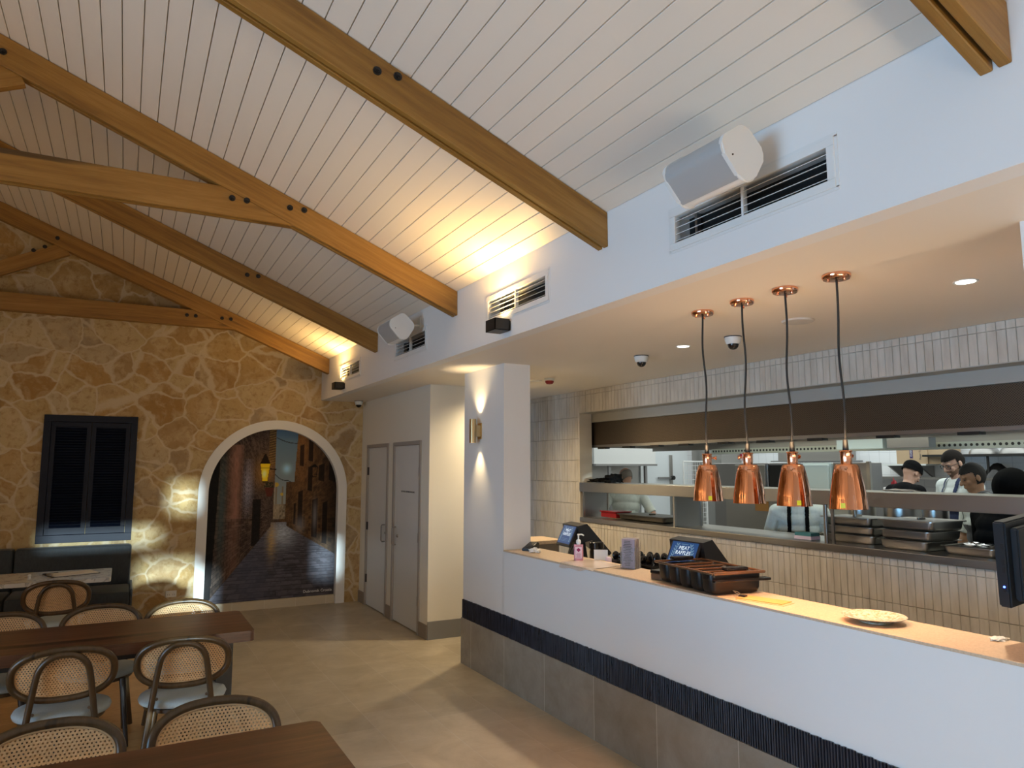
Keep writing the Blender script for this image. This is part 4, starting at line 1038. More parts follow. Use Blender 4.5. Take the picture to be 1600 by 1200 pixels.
bm = B_(); lathe(bm, [(0, 0), (.05, 0), (.052, .02), (.052, .22), (.048, .24), (.046, .242), (.056, .245), (.056, .285), (.05, .29), (0, .29)], 28, (3.16, 4.50, BT)); t = thing('black_jar', 'dark jar with a black lid just behind the hand sanitiser', 'jar', (3.16, 4.50, BT)); obj('jar_body', bm, BLACKG, t, True)
bm = B_(); bx(bm, -.002, .0, -.05, .05, 0, .15); bm.transform(Matrix.Translation((3.10, 4.36, BT+.10)) @ Matrix.Rotation(math.atan2(-4.3, -3.1)+PI, 4, 'Z')); 
t = thing('notice_card', 'pale card standing behind the sanitiser bottle', 'card', (3.13, 4.34, BT)); obj('card', bm, PAPER, t); part('card_base', t, CLG, 3.09, 3.17, 4.31, 4.37, BT, BT+.10)
# paper hanging over the edge
bm = B_(); grid = []
for i in range(9):
    row = []
    for j in range(13):
        u, v = i/8, j/12; x = 2.74+.31*u; y = 3.98+.42*v+.05*u
        edge = max(0, (CX-.012-x)); z = CT+.0025+.0015*math.sin(v*9+u*3)
        if x < CX-.006: z = CT-.018+.012*math.sin(v*PI*1.0+2.2)+.006*math.sin(v*12); x = CX-.012
        row.append(bm.verts.new((x, y, z)))
    grid.append(row)
for i in range(8):
    for j in range(12): bm.faces.new((grid[i][j], grid[i+1][j], grid[i+1][j+1], grid[i][j+1]))
o = obj('paper_mat', bm, nt('glossy_cream_paper', (.72, .60, .50), .2)); sm = o.modifiers.new('thickness', 'SOLIDIFY'); sm.thickness = .0012; tag(o, 'glossy sheet under the pink bottle drooping over the counter edge', 'paper')
# brochure holder
t = thing('brochure_holder', 'clear holder packed with narrow printed leaflets on the counter', 'leaflet holder', (3.03, 3.92, CT), math.radians(-66))
bm = B_()
for q in ((-.055, .055, -.0405, -.0385, 0, .14), (-.055, -.053, -.04, .04, 0, .14), (.053, .055, -.04, .04, 0, .14), (-.055, .055, .0385, .0405, 0, .19), (-.055, .055, -.04, .04, 0, .003)): bx(bm, *q)
obj('acrylic_box', bm, GLASSC, t, world=False)
LEAF = nt('mauve_leaflet', (.42, .33, .36), .45)
for k in range(6):
    y = -.030+k*.012; bm = B_(); bx(bm, -.049, .049, y, y+.004, .004, .195+.002*(k % 3)); lf = obj('leaflet', bm, LEAF if k % 2 == 0 else PAPER, t, world=False)
PM = Matrix.Translation(t.location) @ t.rotation_euler.to_matrix().to_4x4()
bm = B_(); rr = random.Random(4)
for k in range(16):
    z = .02+k*.0105; w_ = rr.uniform(.02, .04); bx(bm, -w_, w_*rr.uniform(.5, 1), -.0312, -.0302, z, z+.005)
obj('leaflet_print', bm, INKG, t, world=False)
# utensil tray on the staff bench
t = thing('utensil_tray', 'black tray of dark scoops and tongs behind the leaflets', 'utensil tray', (3.32, 4.10, BT))
bm = B_(); bx(bm, 3.16, 3.50, 3.86, 4.36, .90, 1.085); obj('tray_box', bm, BLACKG, t)
rr = random.Random(8)
for k in range(9):
    x, y = 3.2+rr.uniform(0, .25), 3.92+k*.05; bm = B_(); h_ = rr.uniform(.03, .06)
    sph(bm, (x, y, 1.09+h_*.5), (.03, .018, h_*.8), 12); cyl(bm, (x, y, 1.06), (x+.05, y+.02, 1.10+h_*.4), .007, seg=8); obj('utensil', bm, BLACKG, t, True)
bm = B_(); lathe(bm, [(0, 0), (.022, 0), (.022, .19), (.017, .20), (0, .20)], 18, (3.14, 4.32, BT)); tag(obj('candle_cup', bm, PINKL, None, True), 'small pale pink cup near the black utensil tray', 'cup')
# cutlery caddy
t = thing('cutlery_caddy', 'black five-compartment cutlery caddy with bronze coloured dividers', 'cutlery caddy', (2.955, 3.12, CT), math.radians(-98))
Lx, Wy = .57, .33
CADB = nt('satin_black_plastic', (.007, .006, .006), .38)
def tub(x0, x1, nm):
    bm = B_(); sx = (x1-x0)/2; cx = (x0+x1)/2; prev = None; ring = []
    for (f, z) in ((.70, 0), (.90, .008), (.97, .03), (1.0, .105), (1.0, .108), (.975, .106), (.93, .03), (.80, .014)):
        cur = [bm.verts.new((cx+u*1, v, z)) for u, v in rrect(2*sx*f, Wy*f, min(.03, sx*f*.6), 4)]
        if prev:
            for i in range(len(cur)): bm.faces.new((prev[i], prev[(i+1) % len(cur)], cur[(i+1) % len(cur)], cur[i]))
        else: bm.faces.new(cur[::-1])
        prev = cur
    bm.faces.new(prev); obj('compartment', bm, CADB, t, True, world=False, angle=60)
n = 5
for k in range(n): a = -Lx/2+.02+k*(Lx-.04)/n; tub(a, a+(Lx-.04)/n, '')
BRONZE = nt('bronze_gloss_plastic', (.16, .09, .05), .12, .3)
bm = B_(); z0 = .108
for q in ((-Lx/2, Lx/2, -Wy/2-.009, -Wy/2+.005, z0, z0+.012), (-Lx/2, Lx/2, Wy/2-.005, Wy/2+.009, z0, z0+.012), (-Lx/2-.009, -Lx/2+.007, -Wy/2, Wy/2, z0, z0+.012), (Lx/2-.007, Lx/2+.009, -Wy/2, Wy/2, z0, z0+.016)): bx(bm, *q, bev=.004)
obj('rim', bm, BRONZE, t, True, world=False)
for k in range(1, n): bm = B_(); x = -Lx/2+.02+k*(Lx-.04)/n; bx(bm, x-.005, x+.005, -Wy/2+.006, Wy/2-.006, z0-.006, z0+.005, .003); obj('divider', bm, BRONZE, t, True, world=False)
for s in (-1, 1): bm = B_(); bx(bm, s*Lx/2-.06 if s > 0 else -Lx/2+.01, s*Lx/2-.01 if s > 0 else -Lx/2+.06, -.07, .07, z0+.016, z0+.034, .006); obj('handle', bm, BLACKG, t, True, world=False)
bm = B_(); bx(bm, Lx/2+.0, Lx/2+.03, -Wy/2-.01, Wy/2+.02, z0-.035, z0-.022, .003); bx(bm, Lx/2-.04, Lx/2+.01, Wy/2, Wy/2+.035, z0-.034, z0-.026); obj('lower_lip', bm, BLACKG, t, True, world=False)
t = thing('card_box', 'small brown box tucked against the far end of the cutlery caddy', 'box', (2.90, 3.46, CT), math.radians(12))
bm = B_(); bx(bm, -.045, .045, -.04, .04, 0, .035, .004); obj('box_base', bm, BOXB, t, world=False); bm = B_(); bx(bm, -.048, .048, -.043, .043, .035, .055, .006); obj('box_lid', bm, BLACKG, t, world=False)
# clipped orange envelope
t = thing('paper_wallet', 'orange paper wallet with a bulldog clip near the caddy on the counter', 'envelope', (2.90, 2.66, CT), math.radians(-75))
bm = B_(); bx(bm, -.13, .12, -.055, .055, .002, .006); obj('wallet', bm, ORG, t, world=False)
bm = B_(); bx(bm, -.12, .14, -.075, .04, 0, .002); obj('backing_card', bm, CTOP if 0 else nt('peach_card', (.66, .42, .22), .7), t, world=False)
bm = B_(); prism(bm, [(-.018, 0), (.018, 0), (.012, .014), (-.012, .014)], 'x', -.135, -.10); obj('clip', bm, BLACKM, t, world=False)
bm = B_(); tube(bm, [(-.13, -.012, .012), (-.155, -.014, .024), (-.175, 0, .028), (-.155, .014, .024), (-.13, .012, .012)], .0016, 6); obj('clip_loop', bm, STEEL, t, world=False)
# plate
bm = B_(); lathe(bm, [(0, .006), (.062, .006), (.075, .009), (.100, .021), (.128, .026), (.131, .028), (.129, .030), (.102, .026), (.076, .014), (.06, .011), (0, .011)][::-1], 64, (2.935, 2.075, CT)); cyl(bm, (2.935, 2.075, CT), (2.935, 2.075, CT+.007), .058, seg=40)
PL = nt('speckled_cream_glaze', (.66, .56, .40), .25); g = G(PL); n_ = g.noise(g.obj(), 55, 6, .75).outputs[0]; n2 = g.noise(g.obj(), 9, 3).outputs[0]
g.col(g.mix(g.ramp(n_, [(.44, (0, 0, 0)), (.62, (1, 1, 1))]), (.72, .67, .56), (.50, .36, .17)))
tag(obj('dinner_plate', bm, PL, None, True), 'speckled cream plate alone on the counter', 'plate')
tag(crumple('paper_scrap', (3.06, 1.63, CT), (.05, .03, .010), 9), 'torn white paper scrap below the monitor', 'paper scrap')
# monitor at the right edge
t = thing('monitor', 'back of a dark monitor with a blue power light at the right frame edge', 'monitor', (3.2, 1.54, BT))
SH = Matrix.Translation((3.0, 1.545, 1.375)) @ Matrix.Rotation(math.radians(2.5), 4, 'X') @ Matrix.Rotation(math.radians(-6), 4, 'Y')
MONB = nt('dark_blue_grey_plastic', (.016, .021, .027), .35)
bm = B_(); sub = B_(); prism(sub, [(0, -.165), (.46, -.165), (.46, .165), (0, .165)], 'y', .0, .046); prism(sub, [(.03, -.14), (.43, -.14), (.43, .14), (.03, .14)], 'y', -.03, .0)
bmesh.ops.bevel(sub, geom=[e for e in sub.edges], offset=.006, segments=2, affect='EDGES'); sub.transform(SH); join(bm, sub); obj('casing', bm, MONB, t, True)
bm = B_(); sub = B_(); bx(sub, .012, .448, .0455, .048, -.15, .15); sub.transform(SH); join(bm, sub); obj('screen', bm, BLACKG, t)
bm = B_(); sub = B_()
for z in (.06, .0, -.03): bx(sub, -.0015, .002, .012, .022, z, z+.022)
sub.transform(SH); join(bm, sub); obj('ports', bm, BLACK, t)
bm = B_(); sub = B_(); sph(sub, (-.001, .02, -.085), .0042, 10); sub.transform(SH); join(bm, sub); obj('power_light', bm, LEDB, t)
bm = B_(); sub = B_(); cyl(sub, (-.001, .018, -.10), (-.003, .018, -.10), .006, seg=14); sub.transform(SH); join(bm, sub); obj('power_button', bm, BLACK, t)
bm = B_(); bx(bm, 3.16, 3.30, 1.475, 1.515, BT, 1.42, .005); bx(bm, 3.1, 3.36, 1.40, 1.60, BT, BT+.015, .004); obj('stand', bm, BLACK, t)

# ---------------------------------------------------------------- kitchen pass furniture
SZ = 1.19
t = thing('pass_shelf', 'long stainless two-tier pass shelf in the tiled kitchen opening', 'kitchen pass', (4.7, 3.6, 1.14))
ya, yb = -.5, 6.835
part('lower_shelf', t, STEEL, PX-.012, 5.10, ya, yb, 1.142, SZ, bev=.003); part('upper_shelf', t, STEEL, PX-.012, 4.98, ya, yb, 1.475, 1.578, bev=.003)
for y in (6.78, 5.26, 3.60, 1.9):
    w_ = .022
    for x in (PX+.012, 4.93): part('post', t, STEEL, x-w_/2, x+w_/2, y-w_/2, y+w_/2, SZ, 1.475, bev=.002)
    if y == 3.60: part('post', t, STEEL, PX+.03, PX+.045, y-.05, y-.03, SZ, 1.475)
    if y != 3.60: part('end_panel', t, STEELD, PX+.03, 4.94, y-.003, y+.003, SZ, 1.475)
for y in (3.97, 2.57):
    pass
# hood
t = thing('range_hood', 'long brown perforated steel range hood over the kitchen pass', 'range hood', (5.5, 3.5, 2.27))
part('front_panel', t, HOOD, 4.79, 4.81, -.5, 7.6, 1.985, 2.266); part('front_lip', t, STEELD, 4.785, 4.86, -.5, 7.6, 1.975, 2.005, bev=.002)
bm = B_(); bx(bm, 4.80, 6.3, -.5, 7.6, 2.60, 2.62); bx(bm, 4.80, 4.83, -.5, 7.6, 2.26, 2.6); bx(bm, 6.28, 6.3, -.5, 7.6, 1.96, 2.6); bx(bm, 4.8, 6.3, 7.58, 7.6, 2.0, 2.6); obj('canopy_shell', bm, STEEL, t)
bm = B_(); prism(bm, [(5.0, 2.35), (5.9, 2.06), (5.92, 2.08), (5.02, 2.37)], 'y', -.5, 7.58); obj('filter_bank', bm, STEELD, t)
def dotm():
    m = nt('perforated_light_strip', (.5, .52, .44), .4, .6); g = G(m); s = g.n('ShaderNodeSeparateXYZ', {0: g.obj(world=True)}).outputs
    a = g.math('SUBTRACT', g.math('FRACT', g.math('MULTIPLY', s[1], 1/.045)), .5); b = g.math('DIVIDE', g.math('SUBTRACT', s[2], 1.937), .045)
    d = g.math('SQRT', g.math('ADD', g.math('MULTIPLY', a, a), g.math('MULTIPLY', b, b))); g.col(g.ramp(d, [(.24, (.04, .04, .035)), (.30, (.62, .64, .54))])); return m
part('perforated_strip', t, dotm(), 6.19, 6.21, -.5, 6.4, 1.905, 1.965); part('light_trough', t, STEEL, 6.21, 6.3, -.5, 6.4, 1.905, 1.99)
for y in (6.688, 6.224, 5.754, 5.321, 4.794, 4.332, 3.809, 3.214, 2.638): part('filter_catch', t, BLACKM, 4.78, 4.85, y-.07, y+.07, 1.958, 1.978)
for a, b in ((1.8, 2.6), (3.2, 3.7), (4.9, 5.4)): part('hood_light', t, TUBE, 4.88, 4.96, a, b, 2.50, 2.515)
for y, m_, yy in ((3.96, PALEST, 4.42), (3.55, STEELD, 3.92)): part('switch_box', t, m_, 5.85, 5.95, y, yy, 1.915, 2.0)
# pans on the pass
def gn_pan(name, x0, x1, y0, y1, z, h, mat=STEEL, label='', grp=None, lid=False):
    t = thing(name, label, 'pan', ((x0+x1)/2, (y0+y1)/2, z), 0, grp)
    cx, cy = (x0+x1)/2, (y0+y1)/2; bm = B_(); prev = None
    for (f, zz) in ((-.022, 0), (-.016, .004), (-.010, .02), (-.006, h-.004), (.0, h), (.012, h), (.012, h-.003), (-.008, h-.006), (-.018, .008)):
        cur = [bm.verts.new((cx+u, cy+v, z+zz)) for u, v in rrect(x1-x0+2*f, y1-y0+2*f, .035, 4)]
        if prev:
            for i in range(len(cur)): bm.faces.new((prev[i], prev[(i+1) % len(cur)], cur[(i+1) % len(cur)], cur[i]))
        else: bm.faces.new(cur[::-1])
        prev = cur
    bm.faces.new(prev); obj('pan_body', bm, mat, t, True, angle=50)
    if lid:
        bm = B_(); prism(bm, rrect(x1-x0+.02, y1-y0+.02, .03, 3, cx, cy), 'z', z+h, z+h+.004); bx(bm, cx-.04, cx+.04, cy-.008, cy+.008, z+h+.004, z+h+.018, .003); obj('lid', bm, mat, t)
    return t
for k in range(3):
    gn_pan('steam_pan', 4.77, 5.08, 3.34+.01*k, 3.78, SZ+.062*k, .060, STEEL, ['bottom steel pan of the left stack on the kitchen pass', 'middle steel pan of the left stack on the kitchen pass', 'top lidded pan of the left stack on the kitchen pass'][k], 'left stack of steel pans', k == 2)
for k in range(3):
    gn_pan('steam_pan', 4.68+.01*k, 5.08, 2.90-.02*k, 3.25, SZ+.066*k, .064, STEEL, ['bottom pan of the larger right stack on the pass', 'middle pan of the larger right stack on the pass', 'lidded top pan of the larger right stack on the pass'][k], 'right stack of steel pans', k == 2)
gn_pan('foil_topped_pan', 4.72, 5.06, 2.50, 2.83, SZ, .055, STEEL, 'single low pan with crumpled foil right of the stacks', None)
tag(crumple('foil_sheet', (4.9, 2.66, SZ+.054), (.15, .15, .014), 12), 'crumpled foil over the single low pan', 'foil').data.materials[0] = CHROME
gn_pan('baking_tray', 4.70, 5.05, 5.55, 6.30, SZ+.01, .05, nt('dark_steel_tray', (.09, .08, .06), .4, .6), 'wide dark tray at the left end of the pass', None, True)
tag(obj('serving_dish', lathe(B_(), [(0, 0), (.10, 0), (.14, .008), (.142, .011), (.10, .006), (0, .004)], 36, (4.82, 6.36, SZ)), CERAM, None, True), 'pale dish under the red container on the pass', 'dish')
t = thing('red_container', 'red plastic container at the left end of the pass', 'container', (4.80, 6.45, SZ+.012))
part('container_body', t, REDP, 4.70, 4.90, 6.32, 6.60, SZ+.012, SZ+.068, bev=.008); part('container_lid', t, REDP, 4.69, 4.91, 6.31, 6.61, SZ+.068, SZ+.08, bev=.004)
t = thing('glove_box', 'small printed box beside the steel post on the pass', 'box', (4.72, 3.86, SZ)); part('box_body', t, nt('teal_card', (.05, .20, .22), .6), 4.66, 4.76, 3.79, 3.94, SZ, SZ+.055); part('box_label', t, nt('mauve_card', (.62, .55, .68), .6), 4.657, 4.763, 3.787, 3.943, SZ+.004, SZ+.030)
# black hats and cloths heaped on the upper shelf
rr = random.Random(21)
for k in range(3):
    y = [6.72, 6.56, 6.42][k]; h_ = [.035, .04, .075][k]
    o = crumple('folded_black_cloth', (4.75, y, 1.578), (.13, [.13, .12, .10][k], h_), 30+k); o.data.materials[0] = CLB
    tag(o, ['flat black cloth at the far left of the upper pass shelf', 'middle black cloth in the heap on the upper pass shelf', 'taller black cloth heap nearest the bald cook on the upper shelf'][k], 'cloth', 'black cloths on the upper pass shelf')
tag(part('sponge', None, YEL, 4.85, 4.95, 3.52, 3.72, 1.578, 1.60, bev=.005), 'yellow sponge on the upper pass shelf left of the black-capped cook', 'sponge')
bm = B_(); 
tag(crumple('plastic_film', (4.9, 3.2, 1.578), (.05, .16, .012), 44), 'crumpled clear film on the upper shelf below the black-capped cook', 'plastic film')

# ---------------------------------------------------------------- kitchen equipment
def cabinet(name, label, cat, x0, x1, y0, y1, z1, mat, front=None, grp=None):
    t = thing(name, label, cat, ((x0+x1)/2, (y0+y1)/2, 0), 0, grp)
    part('casing', t, mat, x0, x1, y0, y1, .1, z1, bev=.006)
    for x in (x0+.05, x1-.05):
        for y in (y0+.05, y1-.05): bm = B_(); cyl(bm, (x, y, 0), (x, y, .1), .02, seg=10); obj('foot', bm, BLACKM, t)
    return t
t = cabinet('upright_fridge', 'dull steel upright cabinet left of the pale door unit', 'fridge', 6.8, 7.4, 6.10, 7.0, 1.80, STEELD); part('door_panel', t, STEEL, 6.77, 6.80, 6.12, 6.60, .2, 1.78, bev=.004); part('door_handle', t, BLACKM, 6.74, 6.77, 6.14, 6.17, .9, 1.3)
t = cabinet('combi_oven', 'steel oven with a black glass strip between two cabinets', 'oven', 6.8, 7.4, 5.62, 6.08, 1.80, STEELD); part('glass_door', t, BLACKG, 6.775, 6.80, 5.86, 6.06, 1.15, 1.78, bev=.004)
t = cabinet('warming_cabinet', 'pale enamel cabinet behind the third lamp', 'cabinet', 6.8, 7.1, 5.22, 5.60, 1.80, PALEST); part('door_panel', t, PALEST, 6.77, 6.80, 5.24, 5.58, .2, 1.78, bev=.01)
t = cabinet('tall_cabinet', 'dark grey steel cabinet left of the black-capped cook', 'cabinet', 6.8, 7.0, 4.76, 5.20, 1.80, STEELD); part('side_flange', t, STEEL, 6.77, 6.80, 4.74, 4.78, .1, 1.81)
t = thing('wall_rack', 'grey shelf unit on the tiled wall above the cabinets', 'shelf', (8.8, 7.4, 1.9)); part('shelf_box', t, STEEL, 8.7, 9.0, 6.5, 7.6, 1.84, 2.0, bev=.004); part('shelf_plate', t, STEELD, 8.65, 9.0, 6.4, 7.7, 1.83, 1.845)
t = thing('fire_sign', 'small red sign high on the white tiled wall', 'sign', (8.99, 8.72, 1.97)); part('sign_plate', t, nt('sign_red', (.45, .02, .05), .5), 8.985, 9.0, 8.60, 8.85, 1.86, 2.06); part('sign_band', t, PAPER, 8.982, 8.986, 8.60, 8.85, 1.86, 1.90); part('sign_symbol', t, INKW, 8.982, 8.986, 8.68, 8.76, 1.95, 2.03)
# cooking line below the upper shelf
t = thing('flat_grill', 'low steel range with a rust stained splashback behind the second lamp', 'range', (6.3, 5.7, 0))
part('range_body', t, STEELD, 5.95, 6.6, 4.75, 6.6, .1, 1.0, bev=.005); part('splashback', t, STEEL, 6.60, 6.64, 4.75, 6.6, 1.0, 1.40)
part('hot_plate', t, PALEST, 5.97, 6.45, 4.8, 5.7, 1.0, 1.03, bev=.004); part('raised_shelf', t, PALEST, 6.2, 6.58, 4.9, 5.5, 1.22, 1.24); part('shelf_post', t, STEEL, 6.55, 6.58, 5.3, 5.33, 1.03, 1.5)
RUST = nt('rust_stain', (.38, .17, .04), .7); part('rust_stain', t, RUST, 6.594, 6.6, 5.93, 6.13, 1.24, 1.40, bev=.002)
for k in range(6): y = 4.85+k*.15; bm = B_(); cyl(bm, (5.94, y, .93), (5.97, y, .93), .018, seg=12); obj('knob', bm, BLACK, t)
gn_pan('deep_tray', 5.7, 5.93, 5.6, 6.5, 1.02, .03, STEEL, 'shallow steel tray in front of the range', None); part('tray_table', thing('tray_table', 'steel bench carrying the shallow tray', 'work bench', (5.8, 6.0, 0)), STEELD, 5.65, 5.94, 5.3, 6.58, 0, 1.02)
t = thing('prep_bench', 'steel preparation bench just behind the pass', 'work bench', (5.4, 3.6, 0)); part('benchtop', t, STEEL, 5.16, 5.66, 3.05, 4.10, .90, .94); part('undershelf', t, STEELD, 5.18, 5.64, 3.1, 4.05, .3, .33)
for x in (5.2, 5.62):
    for y in (3.1, 4.05): part('leg', t, STEEL, x-.02, x+.02, y-.02, y+.02, 0, .90)
for k, (x, y, r, h_) in enumerate(((5.38, 3.86, .105, .50), (5.46, 3.56, .135, .52), (5.40, 3.26, .09, .49))):
    bm = B_(); lathe(bm, [(0, 0), (r, 0), (r, h_), (r+.008, h_+.003), (r-.004, h_), (r-.004, .01), (0, .008)], 32, (x, y, .94)); t = thing('stock_pot', ['left round steel pot behind the pan stacks', 'widest round steel pot behind the pan stacks', 'right small steel pot behind the pan stacks'][k], 'pot', (x, y, .94), 0, 'steel pots behind the pan stacks'); obj('pot_body', bm, STEEL, t, True)
# sink area on the back wall
t = thing('back_bench', 'long steel bench and sink along the white tiled wall', 'work bench', (8.6, 4, 0)); part('benchtop', t, STEEL, 8.3, 8.98, -.4, 6.4, .88, .92); part('under_cupboard', t, STEELD, 8.35, 8.96, -.4, 6.4, 0, .88)
def shelf(name, label, x0, y0, y1, z, mat, th=.02, br=True, grp=None):
    t = thing(name, label, 'shelf', (x0, (y0+y1)/2, z), 0, grp); part('shelf_board', t, mat, x0, 9.0, y0, y1, z-th, z)
    if br:
        for y in (y0+.12, y1-.12): bm = B_(); prism(bm, [(9.0, z-th), (x0+.05, z-th), (9.0, z-.18)], 'y', y-.012, y+.012); obj('bracket', bm, STEELD, t)
    return t
shelf('wall_shelf', 'short white upper shelf under the cardboard carton', 8.65, 5.30, 5.95, 1.79, WPL)
shelf('steel_shelf', 'long steel shelf at head height on the kitchen back wall', 8.55, 1.0, 6.5, 1.63, STEEL, .03, False)
shelf('black_shelf', 'high black shelf carrying two steel domes', 8.55, 1.0, 5.28, 1.90, BLACKM, .025, False)
part('shelf_upright', bpy.data.objects['steel_shelf'], BLACKM, 8.6, 8.62, 4.55, 4.57, 1.63, 1.88)
t = thing('cardboard_carton', 'brown cardboard carton with a dark printed band on the white shelf', 'box', (8.78, 5.45, 1.79)); part('carton', t, CARD, 8.66, 8.92, 5.28, 5.68, 1.79, 2.06); part('carton_side', t, CARD, 8.68, 8.94, 5.04, 5.28, 1.79, 2.05)
part('printed_band', t, nt('purple_ink', (.05, .03, .12), .6), 8.657, 8.66, 5.465, 5.505, 1.86, 2.02)
text('carton_lettering', 'Paper Towel', .034, INKG, frameM((8.657, 5.37, 1.93), (0, 0, 1), (0, 1, 0)), t)
text('carton_lettering', 'CUISINE', .032, WPL2, frameM((8.656, 5.485, 1.94), (0, 0, 1), (0, 1, 0)), t)
for y, r, lb in ((4.66, .155, 'left shiny steel dome on the black shelf'), (4.32, .16, 'right shiny steel dome on the black shelf, cut by the pier')):
    bm = B_(); lathe(bm, [(r, 0)]+[(r*math.cos(a), r*.72*math.sin(a)) for a in [k*PI/20 for k in range(1, 10)]]+[(0, r*.72)], 32, (8.74, y, 1.90)); t = thing('steel_dome', lb, 'food cover', (8.74, y, 1.90), 0, 'steel domes on the black shelf'); obj('dome_shell', bm, STEELD, t, True); part('dome_grip', t, STEEL, 8.73, 8.75, y-.02, y+.02, 1.90+r*.72, 1.92+r*.72)
bm = B_(); tube(bm, [(8.46, 6.08, .92), (8.46, 6.08, 1.66), (8.46, 6.05, 1.76), (8.46, 5.98, 1.805), (8.46, 5.90, 1.79), (8.46, 5.84, 1.72), (8.46, 5.81, 1.62), (8.46, 5.81, 1.4)], .014, 10); t = thing('rinse_tap', 'arched steel spray tap on the back bench', 'tap', (8.46, 6.0, .92)); obj('spray_hose', bm, STEEL, t, True)
bm = B_(); cyl(bm, (8.46, 5.81, 1.4), (8.46, 5.81, 1.28), .022, .03, 14); obj('spray_head', bm, BLACK, t, True)
bm = B_(); lathe(bm, [(0, 0), (.15, 0), (.11, .09), (.04, .16), (0, .17)], 20, (8.72, 4.52, 1.63)); tag(obj('black_cone_bag', bm, BLACKG, None, True), 'black pointed bag on the steel shelf at far right', 'bag')
for k, (y, c, n_, lb) in enumerate(((5.75, 'w', 'spray_bottle', 'white spray bottle on the back bench left of the red cloth'), (5.45, 'w', 'spray_bottle', 'white spray bottle on the back bench right of the red cloth'))):
    bm = B_(); lathe(bm, [(0, 0), (.05, 0), (.05, .42), (.02, .50), (.02, .54), (.03, .545), (.03, .575), (0, .58)], 16, (8.5, y, .92)); tag(obj(n_, bm, WPL2, None, True), lb, 'bottle', 'white spray bottles on the back bench')
tag(crumple('red_cloth', (8.46, 5.60, .92), (.08, .09, .55), 61, 1), 'crumpled red cloth on the back bench behind the bespectacled cook', 'cloth').data.materials[0] = REDP
for k in range(4):
    y = 4.95-.16*k; bm = B_(); cyl(bm, (8.62+.05*k, y, 1.66), (8.7, y-.10, 1.72+.02*(k % 2)), .009, seg=8); sph(bm, (8.70, y-.10, 1.71), (.03, .03, .012), 10); tag(obj('serving_spoon', bm, CHROME, None, True), ['leftmost steel spoon on the long steel shelf', 'second steel spoon from the left on the steel shelf', 'third steel spoon from the left on the steel shelf', 'rightmost steel spoon on the long steel shelf'][k], 'spoon', 'spoons on the steel shelf')
# left end: cool room door, steel shelf, wire trolley
YE = YW-.12
t = thing('cool_room_door', 'pale blue-white cool room door with a lever and a rail', 'door', (7.9, YE, 0)); part('door_slab', t, WALLK, 7.46, 8.40, YE-.06, YE-.001, .05, 2.1, bev=.006); part('strike_rail', t, STEEL, 7.99, 8.04, YE-.09, YE-.06, .3, 1.95); part('lever', t, STEELD, 7.72, 8.0, YE-.12, YE-.085, 1.56, 1.59)
part('door_jamb', t, WPL, 7.40, 7.46, YE-.05, YE-.002, .0, 1.86)
bm = B_(); cyl(bm, (8.02, YE-.09, 1.575), (8.02, YE-.14, 1.575), .035, seg=14); obj('latch', bm, BLACKM, t)
t = thing('dish_hood', 'white box hood with a steel rail at the kitchen end wall', 'hood', (6.8, 9.0, 1.8)); part('hood_box', t, WPL2, 6.2, 7.38, 8.86, YE-.002, 1.80, 2.2); part('hood_rail', t, STEELD, 6.2, 7.38, 8.82, 8.87, 1.77, 1.80)
for x in (6.52, 7.22): part('hood_post', t, STEELD, x-.02, x+.02, 8.9, 8.94, .9, 1.78)
part('backsplash', t, STEEL, 6.25, 7.38, YE-.02, YE-.003, .9, 1.77)
t = thing('wire_trolley', 'tall white wire trolley by the kitchen column', 'trolley', (8.2, 8.6, 0))
bm = B_(); x0, x1, yy = 7.88, 8.36, 8.78
for x in (x0, x1): cyl(bm, (x, yy, 0), (x, yy, 1.84), .014, seg=8)
for z in (.2, 1.84): cyl(bm, (x0, yy, z), (x1, yy, z), .012, seg=8)
obj('trolley_frame', bm, WPL2, t)
bm = B_(); k = 0
while x0+.05*k < x1: cyl(bm, (x0+.05*k, yy, .2), (x0+.05*k, yy, 1.84), .0035, seg=6); k += 1
k = 0
while .2+.075*k < 1.84: cyl(bm, (x0, yy, .2+.075*k), (x1, yy, .2+.075*k), .0035, seg=6); k += 1
obj('wire_mesh', bm, WPL2, t)
# ---------------------------------------------------------------- people
EYE = nt('eye_iris', (.05, .035, .03), .3)
def remeshed(name, build, voxel, mat, parent, keep=None, solid=0, smooth=2):
    bm = B_(); build(bm); me = bpy.data.meshes.new('raw'); bm.to_mesh(me); bm.free()
    o = bpy.data.objects.new('raw', me); COL.objects.link(o)
    r = o.modifiers.new('r', 'REMESH'); r.mode = 'VOXEL'; r.voxel_size = voxel
    s = o.modifiers.new('s', 'SMOOTH'); s.factor = .5; s.iterations = smooth
    bpy.context.view_layer.update(); dg = bpy.context.evaluated_depsgraph_get()
    m2 = bpy.data.meshes.new_from_object(o.evaluated_get(dg)); bpy.data.objects.remove(o); bpy.data.meshes.remove(me)
    b = B_(); b.from_mesh(m2); bpy.data.meshes.remove(m2)
    if keep:
        bmesh.ops.delete(b, geom=[f for f in b.faces if not keep(f.calc_center_median())], context='FACES')
    me = bpy.data.meshes.new(name); b.to_mesh(me); b.free(); me.materials.clear(); me.materials.append(mat); me.shade_smooth()
    o = bpy.data.objects.new(name, me); COL.objects.link(o); o.parent = parent
    if solid: m = o.modifiers.new('thickness', 'SOLIDIFY'); m.thickness = solid; m.offset = 1
    return o
def cap(bm, p0, r0, p1, r1, seg=14, e0=True, e1=True):
    cyl(bm, p0, p1, r0, r1, seg)
    if e0: sph(bm, p0, r0, seg)
    if e1: sph(bm, p1, r1, seg)
